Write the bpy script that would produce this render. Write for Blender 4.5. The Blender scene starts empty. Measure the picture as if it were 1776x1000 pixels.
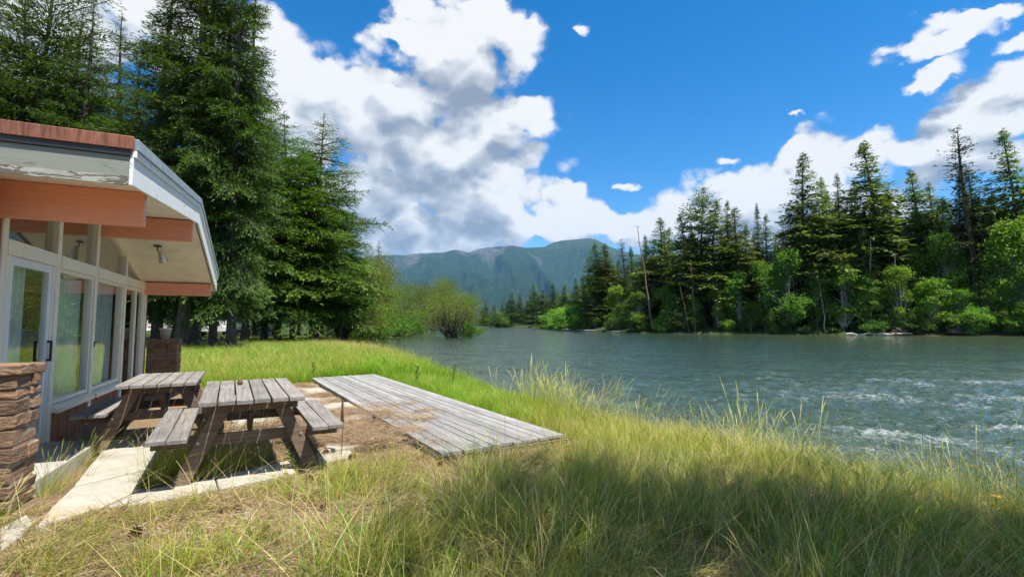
import bpy, math, random
import numpy as np
from mathutils import Vector, Matrix
R = math.radians
scene = bpy.context.scene
C = scene.collection

# ------------------------------------------------------------------ camera
CAM_H = 1.45; FPX = 860.0; PITCH = math.atan(62 / 860)
cam_d = bpy.data.cameras.new('camera'); cam = bpy.data.objects.new('camera', cam_d); C.objects.link(cam)
cam.location = (0, 0, CAM_H); cam.rotation_euler = (math.pi / 2 + PITCH, 0, 0)
cam_d.sensor_width = 36; cam_d.lens = FPX / 1776 * 36; cam_d.clip_start = 0.05; cam_d.clip_end = 60000
scene.camera = cam

def ray(x, y):
    u = (x - 888) / FPX; v = (500 - y) / FPX
    return np.array([u, math.cos(PITCH) - v * math.sin(PITCH), math.sin(PITCH) + v * math.cos(PITCH)])
def gp(x, y, z=0.0):
    r = ray(x, y); s = (z - CAM_H) / r[2]
    return np.array([0, 0, CAM_H]) + s * r

# ------------------------------------------------------------------ node helper
class NT:
    def __init__(s, nt): s.nt = nt; s.n = nt.nodes; s.l = nt.links
    def new(s, t, **kw):
        n = s.n.new(t)
        for k, v in kw.items(): setattr(n, k, v)
        return n
    def put(s, sock, v):
        if v is None: return
        if hasattr(v, 'is_output'): s.l.new(v, sock)
        else:
            try: sock.default_value = v
            except Exception: sock.default_value = (*v, 1.0)
    def m(s, op, a, b=None, c=None, clamp=False):
        n = s.new('ShaderNodeMath', operation=op, use_clamp=clamp)
        s.put(n.inputs[0], a); s.put(n.inputs[1], b); s.put(n.inputs[2], c); return n.outputs[0]
    def vm(s, op, a, b=None, c=None):
        n = s.new('ShaderNodeVectorMath', operation=op)
        s.put(n.inputs[0], a); s.put(n.inputs[1], b)
        if c is not None: s.put(n.inputs[2], c)
        return n.outputs['Value'] if op in ('LENGTH', 'DOT_PRODUCT', 'DISTANCE') else n.outputs[0]
    def noise(s, vec, scale, detail=4, rough=.55, dist=0, lac=2.0):
        n = s.new('ShaderNodeTexNoise'); s.put(n.inputs['Vector'], vec)
        n.inputs['Scale'].default_value = scale; n.inputs['Detail'].default_value = detail
        n.inputs['Roughness'].default_value = rough; n.inputs['Distortion'].default_value = dist
        n.inputs['Lacunarity'].default_value = lac
        return n.outputs[0]
    def ramp(s, v, stops, interp='LINEAR'):
        n = s.new('ShaderNodeValToRGB'); e = n.color_ramp.elements; n.color_ramp.interpolation = interp
        while len(e) < len(stops): e.new(.5)
        for k, (p, c) in enumerate(stops):
            e[k].position = p; e[k].color = (*c, 1) if isinstance(c, tuple) else (c, c, c, 1)
        s.put(n.inputs[0], v); return n.outputs[0]
    def mix(s, f, a, b, bt='MIX'):
        n = s.new('ShaderNodeMix', data_type='RGBA', blend_type=bt)
        s.put(n.inputs['Factor'], f); s.put(n.inputs['A'], a); s.put(n.inputs['B'], b)
        return n.outputs['Result']
    def mapr(s, v, a, b, c=0., d=1., smooth=True):
        n = s.new('ShaderNodeMapRange', interpolation_type='SMOOTHSTEP' if smooth else 'LINEAR')
        for k, x in enumerate((v, a, b, c, d)): s.put(n.inputs[k], x)
        return n.outputs[0]
    def bump(s, h, strength=.5, dist=.02):
        n = s.new('ShaderNodeBump'); s.put(n.inputs['Height'], h)
        n.inputs['Strength'].default_value = strength; n.inputs['Distance'].default_value = dist
        return n.outputs[0]

# ------------------------------------------------------------------ sun, world
SUN = Vector((0.389, -0.257, 1.0)).normalized()
SUN_EL = math.asin(SUN.z); SUN_AZ = math.atan2(SUN.x, SUN.y)
ld = bpy.data.lights.new('sun', 'SUN'); ld.energy = 5.0; ld.angle = R(.53); ld.color = (1, .95, .87)
lo = bpy.data.objects.new('sun', ld); C.objects.link(lo); lo.location = (0, 0, 60)
lo.rotation_euler = (-SUN).to_track_quat('-Z', 'Y').to_euler()

def azel(x, y):
    r = ray(x, y); r = r / np.linalg.norm(r)
    return math.atan2(r[0], r[1]), math.asin(r[2])
CLOUDS = [  # centre and radii of each cloud puff, as directions
 (780,75,105,75),(850,65,95,62),(705,65,55,42),(915,50,45,30),(993,58,24,20),(700,185,125,95),(610,215,100,80),(885,195,85,45),
 (800,140,75,60),(740,275,190,75),(855,325,85,55),(660,320,160,90),(525,170,75,90),(510,250,130,150),(900,378,150,48),(700,395,240,55),
 (1000,385,62,25),(1015,340,28,20),(485,85,45,42),(130,60,120,120),(40,150,90,110),(290,60,220,120),
 (1080,326,34,13),(1245,275,46,18),(1095,405,95,38),(1200,400,110,75),(1300,325,105,48),(1400,305,115,55),
 (1450,360,170,90),(1330,380,150,80),(1600,240,95,38),(1690,195,120,60),(1760,150,90,70),(1620,105,55,26),(1690,20,85,22),(1640,62,75,18),
 (760,330,150,70),(754,150,60,45),(771,208,60,40),(737,355,80,40),(690,250,120,80),(800,225,110,55),(560,330,120,90),(1000,405,90,30),(1395,222,30,9),(1720,268,110,30),(1610,300,80,26),(1480,270,60,22),(1770,60,70,26)]
world = bpy.data.worlds.new('World'); scene.world = world; world.use_nodes = True
wt = NT(world.node_tree); wt.n.clear()
sky = wt.new('ShaderNodeTexSky', sky_type='NISHITA'); sky.sun_disc = False
sky.sun_elevation = SUN_EL; sky.sun_rotation = SUN_AZ; sky.altitude = 900; sky.air_density = 1.0; sky.dust_density = .5; sky.ozone_density = 1.6
hs = wt.new('ShaderNodeHueSaturation'); hs.inputs['Saturation'].default_value = 1.48; hs.inputs['Value'].default_value = .96
wt.l.new(sky.outputs[0], hs.inputs['Color'])
# cloud puffs as a node group: direction -> coverage mask
gnt = bpy.data.node_groups.new('cloud_cover', 'ShaderNodeTree')
gnt.interface.new_socket('Dir', in_out='INPUT', socket_type='NodeSocketVector')
gnt.interface.new_socket('Mask', in_out='OUTPUT', socket_type='NodeSocketFloat')
g = NT(gnt); gi = g.new('NodeGroupInput'); go = g.new('NodeGroupOutput')
dv = gi.outputs[0]
sep = g.new('ShaderNodeSeparateXYZ'); g.l.new(dv, sep.inputs[0])
az = g.m('ARCTAN2', sep.outputs[0], sep.outputs[1]); el = g.m('ARCSINE', sep.outputs[2])
cmb = g.new('ShaderNodeCombineXYZ'); g.l.new(az, cmb.inputs[0]); g.l.new(el, cmb.inputs[1]); q = cmb.outputs[0]
M = None
for (x, y, rx, ry) in CLOUDS:
    a, e = azel(x, y); a2, _ = azel(x + rx, y); _, e2 = azel(x, y - ry)
    ia, ie = 1 / abs(a2 - a), 1 / abs(e2 - e)
    d = g.vm('LENGTH', g.vm('MULTIPLY_ADD', q, (ia, ie, 0), (-a * ia, -e * ie, 0)))
    k = g.m('SUBTRACT', 1.0 if rx > 50 else .62, d)
    if M is None: M = k
    else:
        n = g.new('ShaderNodeMath', operation='SMOOTH_MAX'); g.l.new(M, n.inputs[0]); g.l.new(k, n.inputs[1]); n.inputs[2].default_value = .38; M = n.outputs[0]
gen = g.m('MULTIPLY_ADD', g.noise(g.vm('MULTIPLY', dv, (1, 1, 2.2)), 1.7, 2, .5), 4.0, -2.15)
side = g.mapr(g.m('ABSOLUTE', az), .92, 1.25); up = g.mapr(el, .62, .85)
outm = g.m('MAXIMUM', side, up)
M = g.m('MAXIMUM', M, g.m('SUBTRACT', gen, g.m('MULTIPLY', g.m('SUBTRACT', 1.0, outm), 6.0)))
M = g.m('MINIMUM', M, 1.0); M = g.m('MAXIMUM', M, -1.4)
g.l.new(M, go.inputs[0])
DARK = [(1400,318,60,22),(1280,350,60,22),(1560,262,60,16),(800,180,60,26),(900,215,45,18),(775,318,105,42),(700,225,85,50),(860,95,70,45),(760,60,60,35),(640,395,150,32),(860,395,110,26),(1330,380,110,40),(1480,370,90,40),(560,210,70,60),(1690,215,90,36),(660,325,110,34)]
tc = wt.new('ShaderNodeTexCoord'); dirn = wt.vm('NORMALIZE', tc.outputs['Generated'])
def cover(v):
    n = wt.new('ShaderNodeGroup'); n.node_tree = gnt; wt.l.new(v, n.inputs[0]); return n.outputs[0]
def puff(v):      # cauliflower detail
    n1 = wt.new('ShaderNodeTexNoise'); wt.l.new(v, n1.inputs['Vector'])
    n1.inputs['Scale'].default_value = 6.5; n1.inputs['Detail'].default_value = 7.5; n1.inputs['Roughness'].default_value = .58
    vo = wt.new('ShaderNodeTexVoronoi', feature='F1'); wt.l.new(wt.vm('MULTIPLY_ADD', n1.outputs['Color'], (.09, .09, .09), v), vo.inputs['Vector']); vo.inputs['Scale'].default_value = 15
    dd = vo.outputs['Distance']
    vp_ = wt.new('ShaderNodeTexVoronoi', feature='F1'); wt.l.new(wt.vm('MULTIPLY_ADD', n1.outputs['Color'], (.05, .05, .05), v), vp_.inputs['Vector']); vp_.inputs['Scale'].default_value = 38
    d2_ = wt.m('MULTIPLY', wt.m('MULTIPLY', vp_.outputs['Distance'], vp_.outputs['Distance']), -.28)
    return wt.m('ADD', wt.m('ADD', d2_, .08), wt.m('ADD', wt.m('MULTIPLY', wt.m('SUBTRACT', n1.outputs[0], .5), 2.0), wt.m('MULTIPLY', wt.m('SUBTRACT', .33, wt.m('MULTIPLY', dd, dd)), .75))), n1.outputs['Color']
sc = (1, 1, 1.3)
v0 = wt.vm('MULTIPLY', dirn, sc); v1 = wt.vm('MULTIPLY', wt.vm('ADD', dirn, (.017, 0, .030)), sc)
z0, ncol = puff(v0); z1, _ = puff(v1)
warp = wt.vm('MULTIPLY', wt.vm('SUBTRACT', ncol, (.5, .5, .5)), (.16, .05, .14))
wd = wt.vm('ADD', dirn, warp)
m0 = cover(wd); m2 = cover(wt.vm('ADD', wd, (.025, 0, .075)))
d0 = wt.m('ADD', wt.m('ADD', m0, .02), z0)
alpha = wt.m('POWER', wt.mapr(d0, -.10, .30), 1.1)
qs = wt.new('ShaderNodeSeparateXYZ'); wt.l.new(wt.vm('NORMALIZE', wt.vm('ADD', dirn, wt.vm('MULTIPLY', warp, (.5, .5, .5)))), qs.inputs[0])
qc = wt.new('ShaderNodeCombineXYZ'); wt.l.new(wt.m('ARCTAN2', qs.outputs[0], qs.outputs[1]), qc.inputs[0]); wt.l.new(wt.m('ARCSINE', qs.outputs[2]), qc.inputs[1])
dkm = None
for (x, y, rx, ry) in DARK:
    a, e = azel(x, y); a2, _ = azel(x + rx, y); _, e2 = azel(x, y - ry); ia, ie = 1 / abs(a2 - a), 1 / abs(e2 - e)
    k = wt.m('SUBTRACT', 1.3, wt.vm('LENGTH', wt.vm('MULTIPLY_ADD', qc.outputs[0], (ia, ie, 0), (-a * ia, -e * ie, 0)))); dkm = k if dkm is None else wt.m('MAXIMUM', dkm, k)
dkm = wt.mapr(dkm, 0, 1.1, 0, .28)
relief = wt.m('MULTIPLY', wt.m('SUBTRACT', z0, z1), 1.0)
big = wt.m('MULTIPLY', wt.m('SUBTRACT', wt.m('MAXIMUM', m0, -.3), wt.m('MAXIMUM', m2, -.3)), .95)
thick = wt.mapr(d0, .1, 1.5, .18, -.20)
sh = wt.m('SUBTRACT', wt.m('ADD', wt.m('ADD', wt.m('ADD', .50, relief), big), thick), dkm, clamp=True)
ccol = wt.ramp(sh, [(0.05, (.32, .38, .47)), (.34, (.50, .55, .62)), (.62, (.74, .78, .83)), (.85, (.98, .99, 1.0)), (1.0, (1.04, 1.04, 1.03))])
ccol = wt.vm('MULTIPLY', ccol, (4.75, 4.75, 4.75))
skyc = wt.mix(alpha, hs.outputs[0], ccol)
bg = wt.new('ShaderNodeBackground'); bg.inputs[1].default_value = .10; wt.l.new(skyc, bg.inputs[0])
wo = wt.new('ShaderNodeOutputWorld'); wt.l.new(bg.outputs[0], wo.inputs[0])
scene.view_settings.view_transform = 'Standard'; scene.view_settings.look = 'None'
scene.view_settings.exposure = 1.0; scene.view_settings.gamma = 1
scene.cycles.max_bounces = 7; scene.cycles.transparent_max_bounces = 8; scene.cycles.volume_bounces = 0
scene.cycles.caustics_reflective = False; scene.cycles.caustics_refractive = False
scene.cycles.use_denoising = True; scene.cycles.use_adaptive_sampling = True; scene.cycles.adaptive_threshold = .025; scene.cycles.adaptive_min_samples = 20
world.cycles.sampling_method = 'MANUAL'; world.cycles.sample_map_resolution = 512

# ------------------------------------------------------------------ mesh helpers
def mesh_np(name, v, f, col=None, mats=(), smooth=False, fmat=None):
    """verts n x 3, faces m x k (all the same size)"""
    v = np.asarray(v, np.float32); f = np.asarray(f, np.int32); k = f.shape[1]
    me = bpy.data.meshes.new(name)
    me.vertices.add(len(v)); me.vertices.foreach_set('co', v.ravel())
    me.loops.add(f.size); me.loops.foreach_set('vertex_index', f.ravel())
    me.polygons.add(len(f)); me.polygons.foreach_set('loop_start', np.arange(0, f.size, k, dtype=np.int32))
    me.polygons.foreach_set('loop_total', np.full(len(f), k, np.int32))
    if smooth: me.polygons.foreach_set('use_smooth', np.ones(len(f), bool))
    if fmat is not None: me.polygons.foreach_set('material_index', np.asarray(fmat, np.int32))
    me.update(calc_edges=True)
    if col is not None:
        c = np.ones((len(v), 4), np.float32); c[:, :3] = col
        a = me.color_attributes.new('Col', 'FLOAT_COLOR', 'POINT'); a.data.foreach_set('color', c.ravel())
    for m in mats: me.materials.append(m)
    return me
def link(name, me, parent=None, loc=None, rz=None, label=None, cat=None, group=None, kind=None):
    o = bpy.data.objects.new(name, me); C.objects.link(o)
    if parent: o.parent = parent
    if loc is not None: o.location = loc
    if rz is not None: o.rotation_euler = (0, 0, rz)
    tag(o, label, cat, group, kind); return o
def tag(o, label=None, cat=None, group=None, kind=None):
    for k, v in (('label', label), ('category', cat), ('group', group), ('kind', kind)):
        if v: o[k] = v
    return o
class MB:
    def __init__(s): s.v = []; s.f = []; s.mi = []
    def hexa(s, p, mi=0):
        b = len(s.v); s.v += [tuple(x) for x in p]
        for q in ((0, 3, 2, 1), (4, 5, 6, 7), (0, 1, 5, 4), (1, 2, 6, 5), (2, 3, 7, 6), (3, 0, 4, 7)): s.f.append(tuple(b + i for i in q)); s.mi.append(mi)
        return s
    def box(s, x0, x1, y0, y1, z0, z1, mi=0):
        return s.hexa([(x0, y0, z0), (x1, y0, z0), (x1, y1, z0), (x0, y1, z0), (x0, y0, z1), (x1, y0, z1), (x1, y1, z1), (x0, y1, z1)], mi)
    def bar(s, a, b, w, h, up=(0, 0, 1), mi=0):
        a = Vector(a); b = Vector(b); d = (b - a).normalized(); up = Vector(up)
        sd = d.cross(up)
        if sd.length < 1e-5: sd = Vector((1, 0, 0))
        sd.normalize(); u = sd.cross(d).normalized(); S = sd * w / 2; U = u * h / 2
        return s.hexa([a - S - U, a + S - U, b + S - U, b - S - U, a - S + U, a + S + U, b + S + U, b - S + U], mi)
    def tube(s, pts, rad, n=8, cap=True, mi=0):
        pts = [Vector(p) for p in pts]
        if not hasattr(rad, '__len__'): rad = [rad] * len(pts)
        b0 = len(s.v); prev = None
        for i, p in enumerate(pts):
            d = (pts[min(i + 1, len(pts) - 1)] - pts[max(i - 1, 0)]).normalized()
            r = Vector((1, 0, 0)) if prev is None else prev
            r = (r - d * r.dot(d))
            if r.length < 1e-4: r = Vector((0, 1, 0)) - d * d.y
            r.normalize(); prev = r; w = d.cross(r)
            for k in range(n):
                a = 2 * math.pi * k / n; s.v.append(tuple(p + (r * math.cos(a) + w * math.sin(a)) * rad[i]))
        for i in range(len(pts) - 1):
            for k in range(n):
                a = b0 + i * n + k; c = b0 + i * n + (k + 1) % n; s.f.append((a, c, c + n, a + n)); s.mi.append(mi)
        if cap:
            s.f.append(tuple(b0 + k for k in range(n))[::-1]); s.mi.append(mi)
            e = b0 + (len(pts) - 1) * n; s.f.append(tuple(e + k for k in range(n))); s.mi.append(mi)
        return s
    def disc_lathe(s, prof, n=16, c=(0, 0, 0), mi=0):
        b = len(s.v)
        for (r, z) in prof:
            for k in range(n):
                a = 2 * math.pi * k / n; s.v.append((c[0] + r * math.cos(a), c[1] + r * math.sin(a), c[2] + z))
        for i in range(len(prof) - 1):
            for k in range(n):
                a = b + i * n + k; d = b + i * n + (k + 1) % n; s.f.append((a, d, d + n, a + n)); s.mi.append(mi)
        return s
    def mesh(s, name, mats, smooth=False):
        me = bpy.data.meshes.new(name); me.from_pydata(s.v, [], s.f); 
        for m in (mats if isinstance(mats, (list, tuple)) else [mats]): me.materials.append(m)
        me.polygons.foreach_set('material_index', s.mi)
        if smooth: me.polygons.foreach_set('use_smooth', [True] * len(me.polygons))
        me.update(); return me
    def build(s, name, mats, parent=None, smooth=False, bevel=0, **kw):
        me = s.mesh(name, mats, smooth); o = link(name, me, parent, **kw)
        if bevel:
            b = o.modifiers.new('bevel', 'BEVEL'); b.width = bevel; b.segments = 2; b.limit_method = 'ANGLE'
        return o
def empty(name, loc=(0, 0, 0), rz=0, **kw):
    o = bpy.data.objects.new(name, None); C.objects.link(o); o.location = loc; o.rotation_euler = (0, 0, rz)
    o.empty_display_size = .1; tag(o, kw.get('label'), kw.get('cat'), kw.get('group'), kw.get('kind')); return o

# vectorised value noise (2D/3D smooth)
def _hash(i, j, seed):
    h = (i.astype(np.int64) * 374761393 + j.astype(np.int64) * 668265263 + seed * 1274126177) & 0x7fffffff
    h = ((h ^ (h >> 13)) * 1274126177) & 0x7fffffff
    return ((h ^ (h >> 16)) & 0xffff) / 65535.0
def vnoise(x, y, seed=0):
    i = np.floor(x); j = np.floor(y); u = x - i; v = y - j
    u = u * u * u * (u * (u * 6 - 15) + 10); v = v * v * v * (v * (v * 6 - 15) + 10)
    a = _hash(i, j, seed); b = _hash(i + 1, j, seed); c = _hash(i, j + 1, seed); d = _hash(i + 1, j + 1, seed)
    return (a * (1 - u) + b * u) * (1 - v) + (c * (1 - u) + d * u) * v
def fbm(x, y, seed=0, oct=4, gain=.5):
    x = np.asarray(x, float); y = np.asarray(y, float); t = 0; a = 1; s = 0
    for k in range(oct):
        t = t + a * vnoise(x * 2 ** k + 17.3 * k, y * 2 ** k - 9.1 * k, seed + k); s += a; a *= gain
    return t / s
def sstep(a, b, x):
    t = np.clip((x - a) / (b - a), 0, 1); return t * t * (3 - 2 * t)

# ------------------------------------------------------------------ materials
def mat(name):
    m = bpy.data.materials.new(name); m.use_nodes = True; nt = NT(m.node_tree)
    b = m.node_tree.nodes['Principled BSDF']; return m, nt, b
def simple(name, col, rough=.6, var=.25, scale=8, bump=0, metal=0, stretch=None, spec=.5, detail=5):
    m, nt, b = mat(name); tc = nt.new('ShaderNodeTexCoord'); v = tc.outputs['Object']
    if stretch: v = nt.vm('MULTIPLY', v, stretch)
    n = nt.noise(v, scale, detail, .6)
    c = nt.mix(nt.mapr(n, .3, .7), tuple(x * (1 - var) for x in col), tuple(min(1, x * (1 + var)) for x in col))
    nt.l.new(c, b.inputs['Base Color']); b.inputs['Roughness'].default_value = rough; b.inputs['Metallic'].default_value = metal
    b.inputs['Specular IOR Level'].default_value = spec
    if bump: nt.l.new(nt.bump(n, bump, .01), b.inputs['Normal'])
    return m
def leafmat(name, trans=.35, rough=.55, var=.3, tint=(1, 1, 1), spec=.3):
    m, nt, b = mat(name); at = nt.new('ShaderNodeAttribute', attribute_name='Col')
    oi = nt.new('ShaderNodeObjectInfo')
    hs = nt.new('ShaderNodeHueSaturation')
    nt.l.new(nt.m('MULTIPLY_ADD', oi.outputs['Random'], .03, .485), hs.inputs['Hue'])
    nt.l.new(nt.m('MULTIPLY_ADD', oi.outputs['Random'], var * 2, 1 - var), hs.inputs['Value'])
    nt.l.new(nt.mix(1.0, at.outputs['Color'], tint, 'MULTIPLY'), hs.inputs['Color'])
    c = hs.outputs[0]
    nt.l.new(c, b.inputs['Base Color']); b.inputs['Roughness'].default_value = rough; b.inputs['Specular IOR Level'].default_value = spec
    tr = nt.new('ShaderNodeBsdfTranslucent'); nt.l.new(nt.mix(1.0, c, (1.15, 1.25, .55), 'MULTIPLY'), tr.inputs[0])
    mx = nt.new('ShaderNodeMixShader'); mx.inputs[0].default_value = trans
    nt.l.new(b.outputs[0], mx.inputs[1]); nt.l.new(tr.outputs[0], mx.inputs[2])
    nt.l.new(mx.outputs[0], nt.n['Material Output'].inputs[0]); return m
MAT = {}
MAT['needle'] = leafmat('needle_foliage', .30, .55, .22, tint=(1.14, 1.12, 1.0), spec=.2)
MAT['leaf'] = leafmat('broad_leaf', .42, .6, .2, tint=(1.15, 1.12, 1.0), spec=.12)
MAT['grass'] = leafmat('grass_blade', .45, .55, .22)
MAT['litter'] = leafmat('needle_litter', .1, .8, .25)
def bark(name, c0, c1, sc=3):
    m, nt, b = mat(name); tc = nt.new('ShaderNodeTexCoord'); v = nt.vm('MULTIPLY', tc.outputs['Object'], (3, 3, .7))
    n = nt.noise(v, sc, 6, .65); nt.l.new(nt.mix(nt.mapr(n, .35, .65), c0, c1), b.inputs['Base Color'])
    b.inputs['Roughness'].default_value = .9; nt.l.new(nt.bump(n, 1, .05), b.inputs['Normal']); return m
MAT['bark'] = bark('bark_dark', (.045, .032, .024), (.13, .095, .07))
MAT['bark_red'] = bark('bark_reddish', (.10, .06, .04), (.25, .16, .11))
MAT['bark_grey'] = bark('bark_grey', (.20, .18, .16), (.46, .43, .38))
MAT['drift'] = bark('driftwood_grey', (.28, .26, .23), (.55, .52, .47))

# weathered boards: grain runs along local Y
def woodmat(name, dark, mid, light, axis='Y', stain=0.0):
    m, nt, b = mat(name); tc = nt.new('ShaderNodeTexCoord'); oi = nt.new('ShaderNodeObjectInfo')
    off = nt.m('MULTIPLY', oi.outputs['Random'], 37.0)
    v = nt.vm('ADD', tc.outputs['Object'], nt.vm('MULTIPLY', off, (1, 1, 1)))
    st = (28, 1.2, 28) if axis == 'Y' else (1.2, 28, 28)
    gr = nt.noise(nt.vm('MULTIPLY', v, st), 1.6, 7, .65, .4); bl = nt.noise(v, 2.6, 4, .6)
    f = nt.m('ADD', nt.m('MULTIPLY', gr, .75), nt.m('MULTIPLY', bl, .35))
    c = nt.ramp(f, [(.30, dark), (.5, mid), (.72, light)])
    c = nt.mix(1.0, c, nt.ramp(oi.outputs['Random'], [(0, .72), (1, 1.12)]), 'MULTIPLY')
    nt.l.new(c, b.inputs['Base Color']); b.inputs['Roughness'].default_value = .85
    b.inputs['Specular IOR Level'].default_value = .25
    nt.l.new(nt.bump(gr, .7, .006), b.inputs['Normal']); return m
MAT['deck'] = woodmat('weathered_deck_board', (.105, .098, .09), (.225, .218, .208), (.345, .338, .325))
MAT['table_top'] = woodmat('weathered_table_board', (.085, .072, .06), (.185, .168, .15), (.30, .285, .265))
MAT['table_leg'] = woodmat('brown_table_timber', (.07, .045, .03), (.155, .105, .07), (.25, .185, .13), 'X')

def concrete(name, c0, c1, stain):
    m, nt, b = mat(name); tc = nt.new('ShaderNodeTexCoord'); oi = nt.new('ShaderNodeObjectInfo')
    v = nt.vm('ADD', tc.outputs['Object'], nt.vm('MULTIPLY', oi.outputs['Random'], (31, 17, 0)))
    n = nt.noise(v, 3.2, 7, .65); s = nt.noise(v, 1.3, 4, .6, .6); f = nt.noise(v, 60, 3, .6)
    c = nt.mix(nt.mapr(n, .3, .7), c0, c1); c = nt.mix(nt.m('MULTIPLY', nt.mapr(s, .52, .7), .75), c, stain)
    c = nt.mix(nt.m('MULTIPLY', nt.mapr(f, .55, .75), .25), c, tuple(x * .5 for x in c0))
    nt.l.new(c, b.inputs['Base Color']); b.inputs['Roughness'].default_value = .85
    nt.l.new(nt.bump(nt.m('ADD', n, nt.m('MULTIPLY', f, .3)), .5, .01), b.inputs['Normal']); return m
MAT['slab'] = concrete('pale_stone_slab', (.31, .285, .235), (.40, .375, .315), (.36, .265, .15))
MAT['step'] = concrete('grey_concrete', (.30, .285, .26), (.40, .38, .34), (.33, .25, .19))
def stonemat():
    m, nt, b = mat('sandstone_block'); tc = nt.new('ShaderNodeTexCoord'); oi = nt.new('ShaderNodeObjectInfo')
    v = nt.vm('ADD', tc.outputs['Object'], nt.vm('MULTIPLY', oi.outputs['Random'], (11, 7, 19)))
    n = nt.noise(nt.vm('MULTIPLY', v, (1, 1, 4)), 9, 7, .65, .5); s = nt.noise(v, 5, 3, .5)
    c = nt.ramp(n, [(.25, (.12, .072, .043)), (.5, (.225, .14, .085)), (.75, (.34, .24, .155))])
    c = nt.mix(nt.m('MULTIPLY', nt.mapr(s, .5, .75), .5), c, (.40, .29, .20))
    c = nt.mix(1.0, c, nt.ramp(oi.outputs['Random'], [(0, (.72, .70, .68)), (.5, (1, .95, .9)), (1, (1.2, 1.1, 1.0))]), 'MULTIPLY')
    nt.l.new(c, b.inputs['Base Color']); b.inputs['Roughness'].default_value = .9
    nt.l.new(nt.bump(nt.m('ADD', n, nt.m('MULTIPLY', s, .6)), 1, .05), b.inputs['Normal']); return m
MAT['stone'] = stonemat()
MAT['mortar'] = simple('mortar', (.26, .225, .18), .95, .2, 20, .3)
def paint(name, col, dirt=(.5, .45, .36), amt=.25, peel=None, rough=.5, pst=(6, 1.5, 6), gst=(1.2, 1.2, 26)):
    m, nt, b = mat(name); tc = nt.new('ShaderNodeTexCoord'); v = tc.outputs['Object']
    n = nt.noise(v, 5, 6, .65, .3); f = nt.noise(nt.vm('MULTIPLY', v, pst), 9, 6, .7, .8)
    c = nt.mix(nt.m('MULTIPLY', nt.mapr(n, .45, .8), amt), col, dirt)
    gr = nt.noise(nt.vm('MULTIPLY', v, gst), 3, 5, .6, .3); c = nt.mix(nt.mapr(gr, .45, .68, 0, .30), c, nt.mix(1., c, (.62, .58, .54), 'MULTIPLY'))
    if peel is not None:
        k = nt.mapr(f, peel[0], peel[0] + .03); c = nt.mix(k, c, peel[1])
        nt.l.new(nt.bump(nt.m('SUBTRACT', 1.0, k), .7, .01), b.inputs['Normal'])
    nt.l.new(c, b.inputs['Base Color']); b.inputs['Roughness'].default_value = rough; return m
MAT['cream'] = paint('cream_frame_paint', (.82, .76, .62), (.56, .49, .37), .3, gst=(18, 18, .8))
MAT['soffit'] = paint('cream_soffit_paint', (.88, .85, .75), (.80, .75, .62), .3, gst=(1, 1, 1))
MAT['salmon'] = paint('salmon_beam_paint', (.86, .36, .225), (.74, .29, .175), .35)
MAT['fascia'] = paint('white_fascia_paint', (.72, .74, .74), (.55, .56, .55), .3, (.64, (.30, .27, .22)), pst=(1.5, .35, 1.5))
MAT['fascia_shaded'] = paint('shade_toned_peeling_paint', (.22, .235, .20), (.17, .17, .135), .5, (.60, (.09, .078, .06)), pst=(.30, 1, 1.5))  # tree shade on the near fascia is put into this darker grey
MAT['copper'] = simple('rusty_copper_flashing', (.26, .105, .06), .45, .4, 5, .1, .5, (8, 8, 1))
MAT['flash'] = simple('grey_blue_metal_flashing', (.34, .40, .42), .35, .15, 6, 0, .6)
MAT['siding'] = simple('red_brown_siding', (.22, .062, .034), .6, .35, 4, .2, 0, (9, 9, .8))
MAT['roofing'] = simple('roof_membrane', (.12, .11, .10), .95, .3, 6, .3)
MAT['black'] = simple('black_metal', (.02, .02, .02), .4, .2)
MAT['alum'] = simple('brushed_aluminium', (.62, .62, .60), .35, .1, 6, 0, .8)
MAT['interior'] = simple('interior_wall', (.22, .19, .15), .8, .15, 3)
MAT['intfloor'] = simple('interior_floor', (.16, .11, .08), .5, .2, 4)
MAT['curtain'] = simple('grey_curtain_cloth', (.78, .80, .77), .9, .1, 4)
MAT['white'] = simple('white_gloss', (.75, .76, .76), .35, .05, 3)
MAT['rubber'] = simple('rubber', (.02, .02, .02), .8, .2)
MAT['dkglass'] = simple('dark_glass', (.02, .025, .03), .05, .1)
MAT['cone'] = simple('pine_cone', (.16, .085, .045), .85, .35, 30, .3)
MAT['pot'] = simple('pale_pot', (.62, .58, .50), .7, .15, 9)
MAT['grill'] = simple('rusty_iron', (.05, .035, .03), .8, .3, 12)
MAT['flower'] = simple('yellow_petal', (.75, .45, .03), .6, .1)
def glassmat():
    m, nt, b = mat('window_glass'); nt.n.remove(b)
    gl = nt.new('ShaderNodeBsdfGlossy'); gl.inputs['Roughness'].default_value = .0; gl.inputs['Color'].default_value = (.95, .97, .97, 1)
    tr = nt.new('ShaderNodeBsdfTransparent'); tr.inputs[0].default_value = (.88, .93, .91, 1)
    fr = nt.new('ShaderNodeFresnel'); fr.inputs[0].default_value = 1.52
    tc = nt.new('ShaderNodeTexCoord'); bn = nt.bump(nt.noise(tc.outputs['Object'], 1.8, 2, .5), .06, .02)
    nt.l.new(bn, gl.inputs['Normal'])
    mx = nt.new('ShaderNodeMixShader'); gm = nt.new('ShaderNodeNewGeometry'); nt.l.new(nt.m('MULTIPLY', nt.m('MULTIPLY_ADD', fr.outputs[0], 1.6, .03, clamp=True), nt.m('SUBTRACT', 1.0, gm.outputs['Backfacing'])), mx.inputs[0]); nt.l.new(tr.outputs[0], mx.inputs[1]); nt.l.new(gl.outputs[0], mx.inputs[2])
    nt.l.new(mx.outputs[0], nt.n['Material Output'].inputs[0]); return m
MAT['glass'] = glassmat()

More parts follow.
